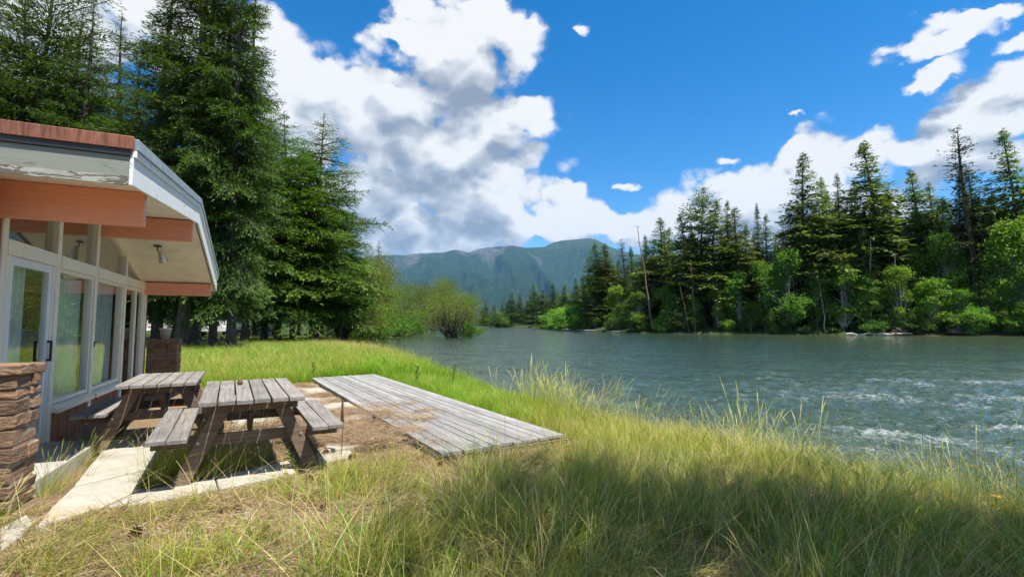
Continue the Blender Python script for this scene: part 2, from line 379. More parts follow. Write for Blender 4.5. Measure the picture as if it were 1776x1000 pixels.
# ------------------------------------------------------------------ terrain and river
ZW = -.60
LEFT = [(60, -40), (26, -9), (14, 1), (7.6, 2.9), (5.6, 4.8), (4.3, 6.1), (3.0, 7.4), (1.7, 9.0), (.3, 12), (-1.6, 16), (-5.2, 24), (-9.2, 31.5), (-13, 41), (-15.3, 49.4), (-17.5, 65), (-20.5, 95), (-25, 130), (-32, 180), (-46, 260), (-80, 345), (-160, 420)]
RIGHT = [(-150, 520), (-90, 440), (-40, 372), (0, 352), (10, 300), (12, 222), (19, 160), (29, 118), (43, 107), (58, 98.6), (87, 84.5), (130, 60), (190, 10), (220, -40)]
POLY = np.array(LEFT + RIGHT)
def river_sd(x, y):
    """signed distance to the waterline, positive on land"""
    x = np.asarray(x, float); y = np.asarray(y, float)
    d = np.full(x.shape, 1e9); ins = np.zeros(x.shape, bool); n = len(POLY)
    for i in range(n):
        ax, ay = POLY[i]; bx, by = POLY[(i + 1) % n]
        dx, dy = bx - ax, by - ay; t = np.clip(((x - ax) * dx + (y - ay) * dy) / (dx * dx + dy * dy), 0, 1)
        d = np.minimum(d, np.hypot(x - ax - t * dx, y - ay - t * dy))
        if ay != by:
            c = ((ay > y) != (by > y)) & (x < dx * (y - ay) / dy + ax); ins ^= c
    return np.where(ins, -d, d)
W0 = np.array([-5.549, 5.989]); OX = np.array([.9031, .4294]); TX = np.array([-.4294, .9031]); HRZ = math.atan2(.4294, .9031)
def ot(x, y):
    dx = np.asarray(x) - W0[0]; dy = np.asarray(y) - W0[1]
    return dx * OX[0] + dy * OX[1], dx * TX[0] + dy * TX[1]
def wl(o, t, z=0.): return (W0[0] + o * OX[0] + t * TX[0], W0[1] + o * OX[1] + t * TX[1], z)
def ground_z(x, y):
    x = np.asarray(x, float); y = np.asarray(y, float)
    s = river_sd(x, y); r = np.hypot(x, y)
    wob = (fbm(x * .9, y * .9, 3, 3) - .5) * 1.1 * np.clip(r / 6, .6, 3); s2 = s + np.where(r < 400, wob * .6, 0)
    near = np.where(s2 > 0, ZW + .46 * sstep(0, 1.25, s2) + .14 * sstep(1, 3.6, s2), ZW + np.maximum(s2 * .55, -1.5))
    farb = np.where(s2 > 0, ZW + 1.35 * sstep(0, 4.0, s2) + .5 * sstep(4, 25, s2), ZW + np.maximum(s2 * .4, -1.5))
    side = sstep(0, 1, (x * .75 + (y - 60) * .42 - 18) / 10)      # the far bank is a little higher
    side = np.where(y > 300, 1, side)
    z = near * (1 - side) + farb * side
    o, t = ot(x, y)
    flat = sstep(-.8, .4, 5.5 - o) * sstep(-4.2, -2.6, t) * (1 - sstep(6, 8, t)) * sstep(-12, -8, o)
    z = z + (fbm(x * 1.3, y * 1.3, 11, 4) - .5) * .14 * np.clip(s2, 0, 1) * (1 - flat) * np.clip(1 - r / 120, 0, 1)
    z = z * (1 - flat) + (-.02) * flat
    z = np.where((s > 1.5) & (y > 12) & (side < .5), z + .10 * sstep(12, 24, y), z)
    return z
def polar(th0, th1, nth, r0, r1, nr):
    th = np.radians(np.linspace(th0, th1, nth)); r = r0 * (r1 / r0) ** np.linspace(0, 1, nr)
    T, Rr = np.meshgrid(th, r, indexing='ij'); x = Rr * np.sin(T); y = Rr * np.cos(T)
    i = np.arange(nth - 1)[:, None] * nr + np.arange(nr - 1)[None]; f = np.stack([i, i + 1, i + nr + 1, i + nr], -1).reshape(-1, 4)
    return x.ravel(), y.ravel(), f
gx, gy, gf = polar(-66, 66, 560, 1.2, 30000, 300)
gz = ground_z(gx, gy); rr = np.hypot(gx, gy); gz = np.where(rr > 2500, .6, gz)
bx_, by_, bf = polar(66, 294, 90, 1.2, 30000, 60); bz = ground_z(bx_, by_); bz = np.where(np.hypot(bx_, by_) > 2500, .6, bz)
cx_, cy_, cf = polar(0, 360, 40, .01, 1.2, 3)
V = np.concatenate([np.c_[gx, gy, gz], np.c_[bx_, by_, bz], np.c_[cx_, cy_, ground_z(cx_, cy_)]]); F = np.concatenate([gf, bf + len(gx), cf + len(gx) + len(bx_)])
def groundmat():
    m, nt, b = mat('ground_soil'); tc = nt.new('ShaderNodeTexCoord'); v = tc.outputs['Object']
    at = nt.new('ShaderNodeAttribute', attribute_name='Col')
    n = nt.noise(v, 1.4, 7, .65); f = nt.noise(v, 45, 5, .7); fi = nt.noise(nt.vm('MULTIPLY', v, (1, 1, 1)), 160, 3, .7)
    c = nt.mix(nt.mapr(n, .3, .7, .0, .55), at.outputs['Color'], nt.mix(1., at.outputs['Color'], (.6, .55, .5), 'MULTIPLY'))
    c = nt.mix(nt.mapr(f, .45, .72, 0, .7), c, nt.mix(1., c, (.42, .38, .34), 'MULTIPLY'))
    c = nt.mix(nt.mapr(fi, .55, .75, 0, .5), c, nt.mix(1., at.outputs['Color'], (1.6, 1.6, 1.6), 'MULTIPLY'))
    nt.l.new(c, b.inputs['Base Color']); b.inputs['Roughness'].default_value = .95; b.inputs['Specular IOR Level'].default_value = .1
    nt.l.new(nt.bump(nt.m('ADD', f, nt.m('MULTIPLY', fi, .5)), .9, .03), b.inputs['Normal']); return m
o_, t_ = ot(V[:, 0], V[:, 1]); sdv = river_sd(V[:, 0], V[:, 1])
dirt = np.array([.30, .215, .135]); green = np.array([.085, .12, .03]); mud = np.array([.055, .046, .032]); fgreen = np.array([.05, .075, .02])
k = sstep(5, 7, t_) * sstep(.5, 2, sdv); k = np.maximum(k, sstep(4.7, 6.2, o_) * sstep(-1, 2, t_)); k = np.maximum(k, .55 * sstep(-2, -6, t_) * fbm(V[:, 0] * .8, V[:, 1] * .8, 5, 3))
gcol = dirt * (1 - k[:, None]) + green * k[:, None]
far = sstep(25, 60, np.hypot(V[:, 0], V[:, 1]))[:, None]; gcol = gcol * (1 - far) + fgreen * far
wet = (1 - sstep(-.1, .9, sdv))[:, None]; gcol = gcol * (1 - wet) + mud * wet
link('ground', mesh_np('ground', V, F, gcol, [groundmat()], True), kind='structure')

# river
rx_, ry_, rf = polar(-64, 72, 620, 4.2, 700, 420)
rd = np.hypot(rx_, ry_); sdr = river_sd(rx_, ry_)
FL = np.array([.80, -.60])                                   # the current, towards the near right
fu = rx_ * FL[0] + ry_ * FL[1]; fv = -rx_ * FL[1] + ry_ * FL[0]
rapid = np.exp(-(((rx_ - 15) / 9.5) ** 2 + ((ry_ - 13.5) / 6.5) ** 2)) + .55 * np.exp(-(((rx_ - 7.5) / 3.0) ** 2 + ((ry_ - 8.6) / 1.6) ** 2)) + .6 * np.exp(-(((rx_ - 30) / 16) ** 2 + ((ry_ - 22) / 8) ** 2))
amp = (.016 + .085 * np.clip(rapid, 0, 1.2)) * np.clip(-sdr / 1.5, .1, 1)
wv = (fbm(fu * .9, fv * 1.7, 21, 4, .55) - .5) * 2 + .7 * (np.abs(fbm(fu * 2.1, fv * 3.2, 31, 3) - .5) * -4 + .5)
fade = 1 / (1 + (rd / 55) ** 2)
wz = ZW + amp * wv * fade * 1.5
foam = np.clip(rapid, 0, 1) * (.35 + .65 * sstep(.0, 1.3, wv + (fbm(fu * .35, fv * .8, 41, 3) - .5) * 2.4))
# standing-wave splashes
for (px_, py_, s_, a_) in ((1545, 757, .5, 1.2), (1745, 745, .8, .8), (1500, 690, .7, .5), (1640, 700, .9, .5), (1370, 745, .35, .4)):
    P = gp(px_, py_, ZW); e = np.exp(-(((rx_ - P[0]) / (s_ * 1.3)) ** 2 + ((ry_ - P[1]) / (s_ * .6)) ** 2)); wz = wz + .10 * a_ * e * (.6 + wv * .5); foam = np.maximum(foam, np.clip(a_ * e * 1.3, 0, 1))
edge = np.exp(-((sdr + .25) / .3) ** 2) * (rd < 40) * .0
foam = np.maximum(foam, edge)
keep = sdr < 6.5
idx = -np.ones(len(rx_), int); fk = keep[rf].all(1); used = np.unique(rf[fk]); idx[used] = np.arange(len(used))
def watermat():
    m, nt, b = mat('river_water'); tc = nt.new('ShaderNodeTexCoord'); v = tc.outputs['Object']
    rot = nt.new('ShaderNodeVectorRotate', rotation_type='Z_AXIS'); nt.l.new(v, rot.inputs['Vector']); rot.inputs['Angle'].default_value = math.atan2(.6, .8)
    p = rot.outputs[0]
    at = nt.new('ShaderNodeAttribute', attribute_name='Col'); sp = nt.new('ShaderNodeSeparateColor'); nt.l.new(at.outputs['Color'], sp.inputs[0])
    w1 = nt.noise(nt.vm('MULTIPLY', p, (.55, 1.0, 1)), 1.3, 5, .6, .5); w2 = nt.noise(nt.vm('MULTIPLY', p, (.6, 1.15, 1)), 5.0, 5, .62, .5); w3 = nt.noise(nt.vm('MULTIPLY', p, (.6, 1, 1)), .22, 5, .62, .4)
    h = nt.m('ADD', nt.m('MULTIPLY', w1, .55), nt.m('ADD', nt.m('MULTIPLY', w2, .13), nt.m('MULTIPLY', w3, 1.5)))
    bn = nt.new('ShaderNodeBump'); nt.l.new(h, bn.inputs['Height']); bn.inputs['Strength'].default_value = .8; bn.inputs['Distance'].default_value = .34
    fo = nt.noise(nt.vm('MULTIPLY', p, (1.0, 1.7, 1)), 9.0, 8, .78, .8); fo2 = nt.noise(nt.vm('MULTIPLY', p, (.6, 1.3, 1)), 1.3, 5, .65, .8)
    thr = nt.m('ADD', nt.m('MULTIPLY', fo, .8), nt.m('MULTIPLY', fo2, .25))
    fm = nt.mapr(nt.m('ADD', thr, nt.m('MULTIPLY', sp.outputs[0], .15)), .60, .74)
    wc = nt.mapr(thr, .66, .74); wc = nt.m('MULTIPLY', wc, .6)                # small whitecaps all over
    fm = nt.m('MULTIPLY', fm, .34); fm = nt.m('MAXIMUM', nt.m('MULTIPLY', fm, nt.mapr(sp.outputs[0], .02, .25)), wc)
    base = nt.mix(sp.outputs[1], (.032, .056, .038), (.072, .086, .034))
    nt.l.new(nt.mix(nt.m('MULTIPLY', fm, .9), base, (.78, .82, .84)), b.inputs['Base Color'])
    nt.l.new(nt.m('MULTIPLY_ADD', fm, .5, .06), b.inputs['Roughness']); b.inputs['IOR'].default_value = 1.333
    nt.l.new(bn.outputs[0], b.inputs['Normal']); return m
shallow = np.exp(sdr / 2.2) * (sdr < 0) + (sdr >= 0)
green_z = sstep(20, 70, rx_) * .5
rc = np.c_[foam, np.clip(shallow * .8 + green_z, 0, 1), np.zeros(len(rx_))]
link('river', mesh_np('river', np.c_[rx_, ry_, wz][used], idx[rf[fk]], rc[used], [watermat()], True), kind='structure')

# ------------------------------------------------------------------ mountains
def mountainmat():
    m, nt, b = mat('mountain_slope'); tc = nt.new('ShaderNodeTexCoord'); v = nt.vm('MULTIPLY', tc.outputs['Object'], (.001, .001, .001))
    at = nt.new('ShaderNodeAttribute', attribute_name='Col')
    n = nt.noise(v, 9, 9, .75); f = nt.noise(v, 38, 5, .8)
    c = nt.mix(nt.mapr(n, .38, .62, 0, .75), at.outputs['Color'], nt.mix(1., at.outputs['Color'], (.55, .6, .6), 'MULTIPLY'))
    c = nt.mix(nt.mapr(f, .42, .62, 0, .75), c, nt.mix(1., c, (.4, .42, .45), 'MULTIPLY'))
    nt.l.new(c, b.inputs['Base Color']); b.inputs['Roughness'].default_value = 1; b.inputs['Specular IOR Level'].default_value = 0
    nt.l.new(nt.bump(n, 1, 260), b.inputs['Normal']); return m
MM = mountainmat()
SIL = [(300, 470), (450, 462), (560, 455), (620, 446), (660, 443), (683, 441), (700, 442), (730, 438), (770, 437), (787, 432), (803, 434), (812, 438), (830, 431), (850, 428), (890, 425), (912, 429), (930, 428), (945, 427), (958, 420), (975, 416), (1000, 414), (1020, 412), (1033, 414), (1060, 428), (1100, 440), (1160, 446), (1220, 436), (1300, 444), (1420, 452), (1600, 462), (1900, 478)]
def mountain(name, sil, r0, rr_, r1, label, seed):
    A = np.array([azel(x, y)[0] for x, y in sil]); E = np.array([math.tan(azel(x, y)[1]) for x, y in sil])
    na, nr = 420, 150
    th = np.linspace(A[0], A[-1], na); r = np.concatenate([np.linspace(r0, rr_, 115), np.linspace(rr_, r1, nr - 115 + 1)[1:]])
    T, Q = np.meshgrid(th, r, indexing='ij'); x = Q * np.sin(T); y = Q * np.cos(T)
    Ez = np.interp(T, A, E); top = Ez * rr_ / np.cos(T) * np.cos(T) + CAM_H
    u = np.clip((Q - r0) / (rr_ - r0), 0, 1); dn = np.clip((Q - rr_) / (r1 - rr_), 0, 1)
    rid = 1 - np.abs(fbm(T * 14 + u * 1.1, u * 1.3, seed, 5) - .5) * 2
    z = top * (u ** 1.35) * (.62 + .38 * u) + (rid - .75) * top * .55 * np.sin(u * math.pi) ** .9
    z = np.minimum(z, Ez * Q * .995 + CAM_H * .9); z = np.where(Q > rr_, top * (1 - dn) ** 1.2, z)
    z = np.where(u <= 0, -5, z)
    hgt = z / np.maximum(top, 1)
    rock = sstep(.72, 1.02, hgt + (fbm(T * 40, u * 8, seed + 5, 4) - .5) * .9) * sstep(.44, .6, fbm(T * 26, u * 6, seed + 9, 4))
    mead = sstep(.02, .12, T) * sstep(.74, .98, hgt)
    col = np.array([.066, .125, .050]) * (1 - rock[..., None]) + np.array([.26, .245, .22]) * rock[..., None]
    col = col * (1 - .75 * mead[..., None]) + np.array([.15, .19, .075]) * .75 * mead[..., None]
    low = sstep(.05, .4, fbm(T * 30, u * 9, seed + 14, 4) - .42)[..., None] * (T > -.05)[..., None]
    col = col * (1 - .5 * low) + np.array([.075, .12, .04]) * .5 * low
    i = np.arange(na - 1)[:, None] * nr + np.arange(nr - 1)[None]; f = np.stack([i, i + 1, i + nr + 1, i + nr], -1).reshape(-1, 4)
    link(name, mesh_np(name, np.c_[x.ravel(), y.ravel(), z.ravel()], f, col.reshape(-1, 3), [MM], True), label=label, kind='structure')
mountain('mountain', SIL, 3200, 8200, 10500, 'long forested mountain ridge with bare rock patches at the river end', 77)

# ------------------------------------------------------------------ tree generators (each returns meshes, to be shared by copies)
rng = np.random.default_rng(5)
def tubes_np(paths, radii, n=4):
    """paths: list of (k,3) arrays"""
    VV = []; FF = []; b = 0; ang = np.arange(n) * 2 * np.pi / n
    for P, rd_ in zip(paths, radii):
        P = np.asarray(P, float); k = len(P); d = np.gradient(P, axis=0); d /= np.linalg.norm(d, axis=1)[:, None] + 1e-9
        ref = np.where(np.abs(d[:, 2:3]) > .9, np.array([[1., 0, 0]]), np.array([[0, 0, 1.]]))
        a = np.cross(d, ref); a /= np.linalg.norm(a, axis=1)[:, None] + 1e-9; c = np.cross(d, a)
        ring = P[:, None] + (a[:, None] * np.cos(ang)[None, :, None] + c[:, None] * np.sin(ang)[None, :, None]) * np.asarray(rd_)[:, None, None]
        VV.append(ring.reshape(-1, 3)); i = np.arange(k - 1)[:, None] * n + np.arange(n)[None]; j = np.arange(k - 1)[:, None] * n + (np.arange(n)[None] + 1) % n
        FF.append(np.stack([i, j, j + n, i + n], -1).reshape(-1, 4) + b); b += k * n
    return np.concatenate(VV), np.concatenate(FF)
def kites(p, d, ln, wd, nrm, rg):
    """leaf-like quads: base p, direction d, length, width, rough normal"""
    d = d / (np.linalg.norm(d, axis=1)[:, None] + 1e-9); s = np.cross(d, nrm); s /= np.linalg.norm(s, axis=1)[:, None] + 1e-9
    m = p + d * (ln * .45)[:, None]; n = len(p)
    v = np.stack([p, m + s * (wd / 2)[:, None], p + d * ln[:, None], m - s * (wd / 2)[:, None]], 1).reshape(-1, 3)
    return v, np.arange(n * 4).reshape(-1, 4)
PROF = {'fir': lambda u: (1 - u) ** .95 * (.6 + .4 * np.clip(u * 5, 0, 1)) * 1.08 , 'spruce': lambda u: (1 - u) ** 1.0, 'column': lambda u: np.clip(1.25 * (1 - u) ** .8, 0, 1) * (.8 + .2 * np.clip(u * 6, 0, 1)),
        'larch': lambda u: (1 - u) ** .7 * .9 + .04, 'pine': lambda u: np.sin(np.clip(u * .86 + .14, 0, 1) * math.pi) ** .75}
def conifer(name, seed, H, base, rmax, per_m, klen, kwid, step, prof='fir', droop=.35, up=.25, twig=.38, col=(.045, .085, .025), tipc=(.09, .16, .04), trunk_r=None, lean=0, bark='bark', dens=1.0, gaps=.0):
    rg = np.random.default_rng(seed); n = int((H - base) * per_m)
    u = np.sort(rg.random(n)) ** 1.05; wh = .62 / (H - base) * (H / 26 + .15); u = np.clip(np.round(u / wh) * wh + rg.normal(0, wh * (.16 if klen < .4 else .38), n), 0, 1); h = base + (H - base) * u * .985; a = np.arange(n) * 2.39996 + rg.normal(0, .5, n)
    asym = 1 + .22 * np.sin(a * 1 + seed) + .12 * np.sin(2 * a + seed * 2.1)
    L = (rmax * PROF[prof](u)) * rg.uniform(.62, 1.22, n) * asym + .10 + .02 * H * (1 - u) * rg.random(n)
    gn = fbm(h * .35 + seed, np.cos(a) * 1.5 + seed, seed, 3); L = L * np.where(gn < .5 - .1 + gaps * .1, 1 - gaps, 1)
    tr = trunk_r or H * .0125
    bend = lambda z: np.stack([lean * z + .012 * H * np.sin(z / H * 5 + seed), .010 * H * np.sin(z / H * 4 + 2 * seed), z * np.ones_like(z)], -1)
    zz = np.linspace(-.4, H, 14); rad = tr * (1 - zz / H) ** .8 + .01; rad = np.nan_to_num(rad, nan=tr); rad[0] = tr * 1.5; rad[1] = tr * 1.05
    paths = [bend(zz)]; radii = [np.maximum(rad, .012)]
    VV = []; FF = []; CC = []; b = 0; col = np.array(col); tipc = np.array(tipc)
    for i in range(n):
        rd = np.array([math.cos(a[i]), math.sin(a[i]), 0]); tg = np.array([-rd[1], rd[0], 0]); li = L[i]
        e0 = up * (2 * u[i] - .55) + rg.normal(0, .09)
        p0 = bend(np.array([h[i]]))[0]
        dr = droop * (1 - .5 * u[i]) * rg.uniform(.6, 1.3); wig = rg.normal(0, .06)
        bc = rg.uniform(.68, 1.25)
        def P(s): return p0 + rd * (li * s)[:, None] + tg * (wig * li * np.sin(s * 3))[:, None] + np.array([0, 0, 1.]) * (li * (s * math.tan(e0) - dr * s ** 2 + .42 * dr * s ** 4))[:, None]
        ss = np.linspace(0, 1, 5); paths.append(P(ss)); radii.append(np.maximum((.010 + .012 * li) * (1 - ss * .85), .006))
        kl = klen * (.42 + .58 * min(1, (1 - u[i]) * 2.2)); kw = kwid * (.42 + .58 * min(1, (1 - u[i]) * 2.2))
        m = max(3, int(li / step)); s = np.linspace(.10 if li < 1.5 else .15, 1, m) + rg.normal(0, .015, m); s = np.clip(s, .05, 1.02)
        q = P(s); q2 = P(s + .02); fw = (q2 - q); fw /= np.linalg.norm(fw, axis=1)[:, None]
        for sg in (-1, 1):
            tl = (twig * li * (1.02 - s) ** .7 * np.clip(s * 3.2, .35, 1) + kl * .8) * rg.uniform(.7, 1.25, m); tl = np.minimum(tl, 1.3 + .04 * H)
            td = fw * .62 + sg * tg * .78 + np.array([0, 0, 1.]) * rg.normal(-.10, .14, m)[:, None]; td /= np.linalg.norm(td, axis=1)[:, None]
            c = np.maximum(1, np.ceil(tl / (kl * .52) * dens)).astype(int); rep = np.repeat(np.arange(m), c)
            fr = (np.arange(len(rep)) - np.repeat(np.cumsum(c) - c, c)) / np.maximum(c[rep] - .4, 1); fr = np.clip(fr + rg.normal(0, .05, len(rep)), 0, 1)
            pp = q[rep] + td[rep] * (tl[rep] * fr)[:, None] + rg.normal(0, kl * .14, (len(rep), 3))
            pp[:, 2] -= (fr ** 2) * tl[rep] * .14
            kd = td[rep] + fw[rep] * .35 + rg.normal(0, .42, (len(rep), 3)) * np.array([1, 1, .7]); nr = np.array([0, 0, 1.]) + rg.normal(0, .32, (len(rep), 3))
            v, f = kites(pp, kd, kl * rg.uniform(.6, 1.25, len(rep)), kw * rg.uniform(.7, 1.3, len(rep)), nr, rg)
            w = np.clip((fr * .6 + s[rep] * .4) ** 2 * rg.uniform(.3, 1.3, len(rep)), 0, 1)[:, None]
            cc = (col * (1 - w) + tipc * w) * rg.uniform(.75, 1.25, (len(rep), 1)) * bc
            VV.append(v); FF.append(f + b); b += len(v); CC.append(np.repeat(cc, 4, 0))
    tv, tf = tubes_np(paths[:1], radii[:1], 9); bv, bf_ = tubes_np(paths[1:], radii[1:], 3)
    trunk = mesh_np(name + '_trunk', np.concatenate([tv, bv]), np.concatenate([tf, bf_ + len(tv)]), None, [MAT[bark]], True)
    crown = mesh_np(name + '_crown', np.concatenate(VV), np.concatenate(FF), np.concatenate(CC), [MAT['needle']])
    return trunk, crown
def broadleaf(name, seed, H, W, base, nleaf, llen, lwid, col=(.075, .14, .025), tipc=(.15, .24, .045), stems=1, arch=.0, bark='bark_grey', lobes=16, leanx=0, spread=.55, fine=.0, tr=None):
    rg = np.random.default_rng(seed); VV = []; FF = []; CC = []; b = 0
    cen = []
    for i in range(lobes):
        z = base + (H - base) * (rg.random() ** .8); k = math.sin(math.pi * min(1, .18 + .80 * (z - base) / (H - base))) ** .7
        r = W * .5 * k * math.sqrt(rg.random()) * .85; a = rg.random() * 6.283
        cen.append((r * math.cos(a) + leanx * z, r * math.sin(a), z, W * rg.uniform(.13, .24)))
    cen.append((leanx * H * .9, 0, H - W * .1, W * .14)); cen = np.array(cen)
    paths = []; radii = []; tr = tr or H * .014
    sb = [(rg.normal(0, .03 * W), rg.normal(0, .03 * W)) for _ in range(stems)]
    for i, c in enumerate(cen):
        s0 = sb[i % stems]; st = np.array([s0[0], s0[1], -.3 if i < stems else base * .4])
        ss = np.linspace(0, 1, 6)[:, None]; e = c[:3]; mid = np.array([e[0] * (.18 if not arch else .55), e[1] * (.18 if not arch else .55), e[2] * (.55 + arch)])
        P = st * (1 - ss) ** 2 + 2 * mid * ss * (1 - ss) + e * ss ** 2; P[1:-1] += rg.normal(0, .02 * W, (4, 3))
        paths.append(P); radii.append((tr if i < stems else tr * .5) * (1 - ss[:, 0] * .85) + .008)
        for _ in range(4):
            t0 = P[rg.integers(2, 5)]; dd = rg.normal(0, 1, 3); dd[2] = abs(dd[2]); dd /= np.linalg.norm(dd); e2 = t0 + dd * c[3] * 1.3
            paths.append(np.array([t0, (t0 + e2) / 2 + rg.normal(0, .05 * W, 3) * .4, e2])); radii.append(np.array([.3, .2, .08]) * tr + .004)
    per = nleaf // len(cen)
    for c in cen:
        ns = 16; dd = rg.normal(0, 1, (ns, 3)); dd[:, 2] = dd[:, 2] * .8 + .25; dd /= np.linalg.norm(dd, axis=1)[:, None]
        sc = c[:3] + dd * (c[3] * rg.uniform(.55, 1.15, ns))[:, None]
        k = rg.integers(0, ns, per); pp = sc[k] + rg.normal(0, c[3] * .26, (per, 3)) * np.array([1, 1, .62])
        pp[:, 2] = np.maximum(pp[:, 2], .1)
        out = pp - c[:3]; out /= np.linalg.norm(out, axis=1)[:, None] + 1e-6
        kd = out * .6 + rg.normal(0, .7, (per, 3)) + np.array([0, 0, -.1 + fine]); nr = out * .7 + np.array([0, 0, .6]) + rg.normal(0, .5, (per, 3))
        v, f = kites(pp, kd, llen * rg.uniform(.6, 1.3, per), lwid * rg.uniform(.7, 1.3, per), nr, rg)
        w = np.clip(rg.normal(.35, .3, (per, 1)), 0, 1); cc = (np.array(col) * (1 - w) + np.array(tipc) * w) * rg.uniform(.8, 1.2, (per, 1))
        VV.append(v); FF.append(f + b); b += len(v); CC.append(np.repeat(cc, 4, 0))
    tv, tf = tubes_np(paths, radii, 5)
    return (mesh_np(name + '_trunk', tv, tf, None, [MAT[bark]], True), mesh_np(name + '_crown', np.concatenate(VV), np.concatenate(FF), np.concatenate(CC), [MAT['leaf']]))
def plant(name, meshes, loc, rz, scale, label, cat, group=None, tilt=(0, 0)):
    e = empty(name, loc, rz, label=label, cat=cat, group=group)
    e.rotation_euler = (tilt[0], tilt[1], rz); e.scale = scale if hasattr(scale, '__len__') else (scale,) * 3
    link('trunk', meshes[0], e)
    if meshes[1]: link('crown', meshes[1], e)
    return e
# ------------------------------------------------------------------ forest
def shore_depth(px, off, y0=40, y1=420):
    """distance along the ground direction of a pixel column at which the far bank is OFF metres behind the waterline"""
    u = (px - 888) / FPX; ys = np.linspace(y0, y1, 1500); s = river_sd(u * ys, ys)
    water = np.where(s < 0)[0]; i0 = water[0] if len(water) else 0
    ok = np.where((s > off) & (np.arange(len(ys)) > i0))[0]
    y = ys[ok[0]] if len(ok) else y1
    return u * y, y
FAR = {}
dk = (.090, .142, .030); dkt = (.195, .27, .050)
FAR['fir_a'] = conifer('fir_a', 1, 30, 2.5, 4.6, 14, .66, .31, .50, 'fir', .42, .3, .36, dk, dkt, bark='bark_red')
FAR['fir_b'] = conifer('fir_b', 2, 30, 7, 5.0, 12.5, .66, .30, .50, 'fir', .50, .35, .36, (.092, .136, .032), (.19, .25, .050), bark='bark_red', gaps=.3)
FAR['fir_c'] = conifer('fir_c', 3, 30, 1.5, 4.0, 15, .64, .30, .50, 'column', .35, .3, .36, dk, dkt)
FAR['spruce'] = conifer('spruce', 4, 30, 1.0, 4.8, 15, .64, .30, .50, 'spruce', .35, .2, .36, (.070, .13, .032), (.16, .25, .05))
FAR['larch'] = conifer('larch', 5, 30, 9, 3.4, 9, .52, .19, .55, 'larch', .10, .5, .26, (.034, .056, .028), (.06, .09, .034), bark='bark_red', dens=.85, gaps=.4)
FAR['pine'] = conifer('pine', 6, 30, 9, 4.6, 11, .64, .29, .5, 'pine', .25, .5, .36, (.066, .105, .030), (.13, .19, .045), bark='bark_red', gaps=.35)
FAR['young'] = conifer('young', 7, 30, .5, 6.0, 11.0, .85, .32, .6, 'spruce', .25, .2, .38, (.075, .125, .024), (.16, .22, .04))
FB = {}
FB['tree_a'] = broadleaf('alder_a', 11, 12, 9, 2.0, 9500, .36, .24, (.085, .165, .026), (.16, .27, .042), stems=2, lobes=20)
FB['tree_b'] = broadleaf('alder_b', 12, 12, 8, 1.2, 9500, .36, .24, (.12, .215, .026), (.23, .36, .05), stems=3, lobes=20)
FB['tree_c'] = broadleaf('alder_c', 13, 12, 6.5, 2.2, 8500, .34, .22, (.095, .185, .026), (.18, .30, .045), stems=1, lobes=18)
FB['bush_a'] = broadleaf('bush_a', 14, 4, 6.0, .1, 4800, .28, .18, (.10, .19, .026), (.21, .34, .045), stems=5, lobes=14)
FB['bush_b'] = broadleaf('bush_b', 15, 4, 5.0, .1, 4400, .27, .16, (.050, .095, .02), (.10, .17, .034), stems=5, lobes=14)
rngp = random.Random(9)
def far_tree(kind, px, topy, off, label, group, cat='tree', wid=1.0, nm=None):
    x, y = shore_depth(px, off); z = float(ground_z(np.array([x]), np.array([y]))[0])
    r = ray(px, topy); top = CAM_H + r[2] / r[1] * y; h = top - z
    base = 12. if kind.startswith('tree') else 4. if kind.startswith('bush') else 30.
    src = FB if kind in FB else FAR; s = h / base; ws = s * wid * (1.0 if kind in FB else 1.55 if kind in ('fir_b', 'pine') else 1.4)
    return plant(nm or ('bush' if kind.startswith('bush') else 'alder_tree' if kind.startswith('tree') else 'larch_tree' if kind == 'larch' else 'pine_tree' if kind == 'pine' else 'fir_tree'), src[kind], (x, y, z - .1), rngp.uniform(0, 6.28), (ws * rngp.uniform(.88, 1.15), ws * rngp.uniform(.88, 1.15), s), label, cat, group, tilt=(rngp.gauss(0, .018), rngp.gauss(0, .018)))
GB = 'conifers along the far bank'
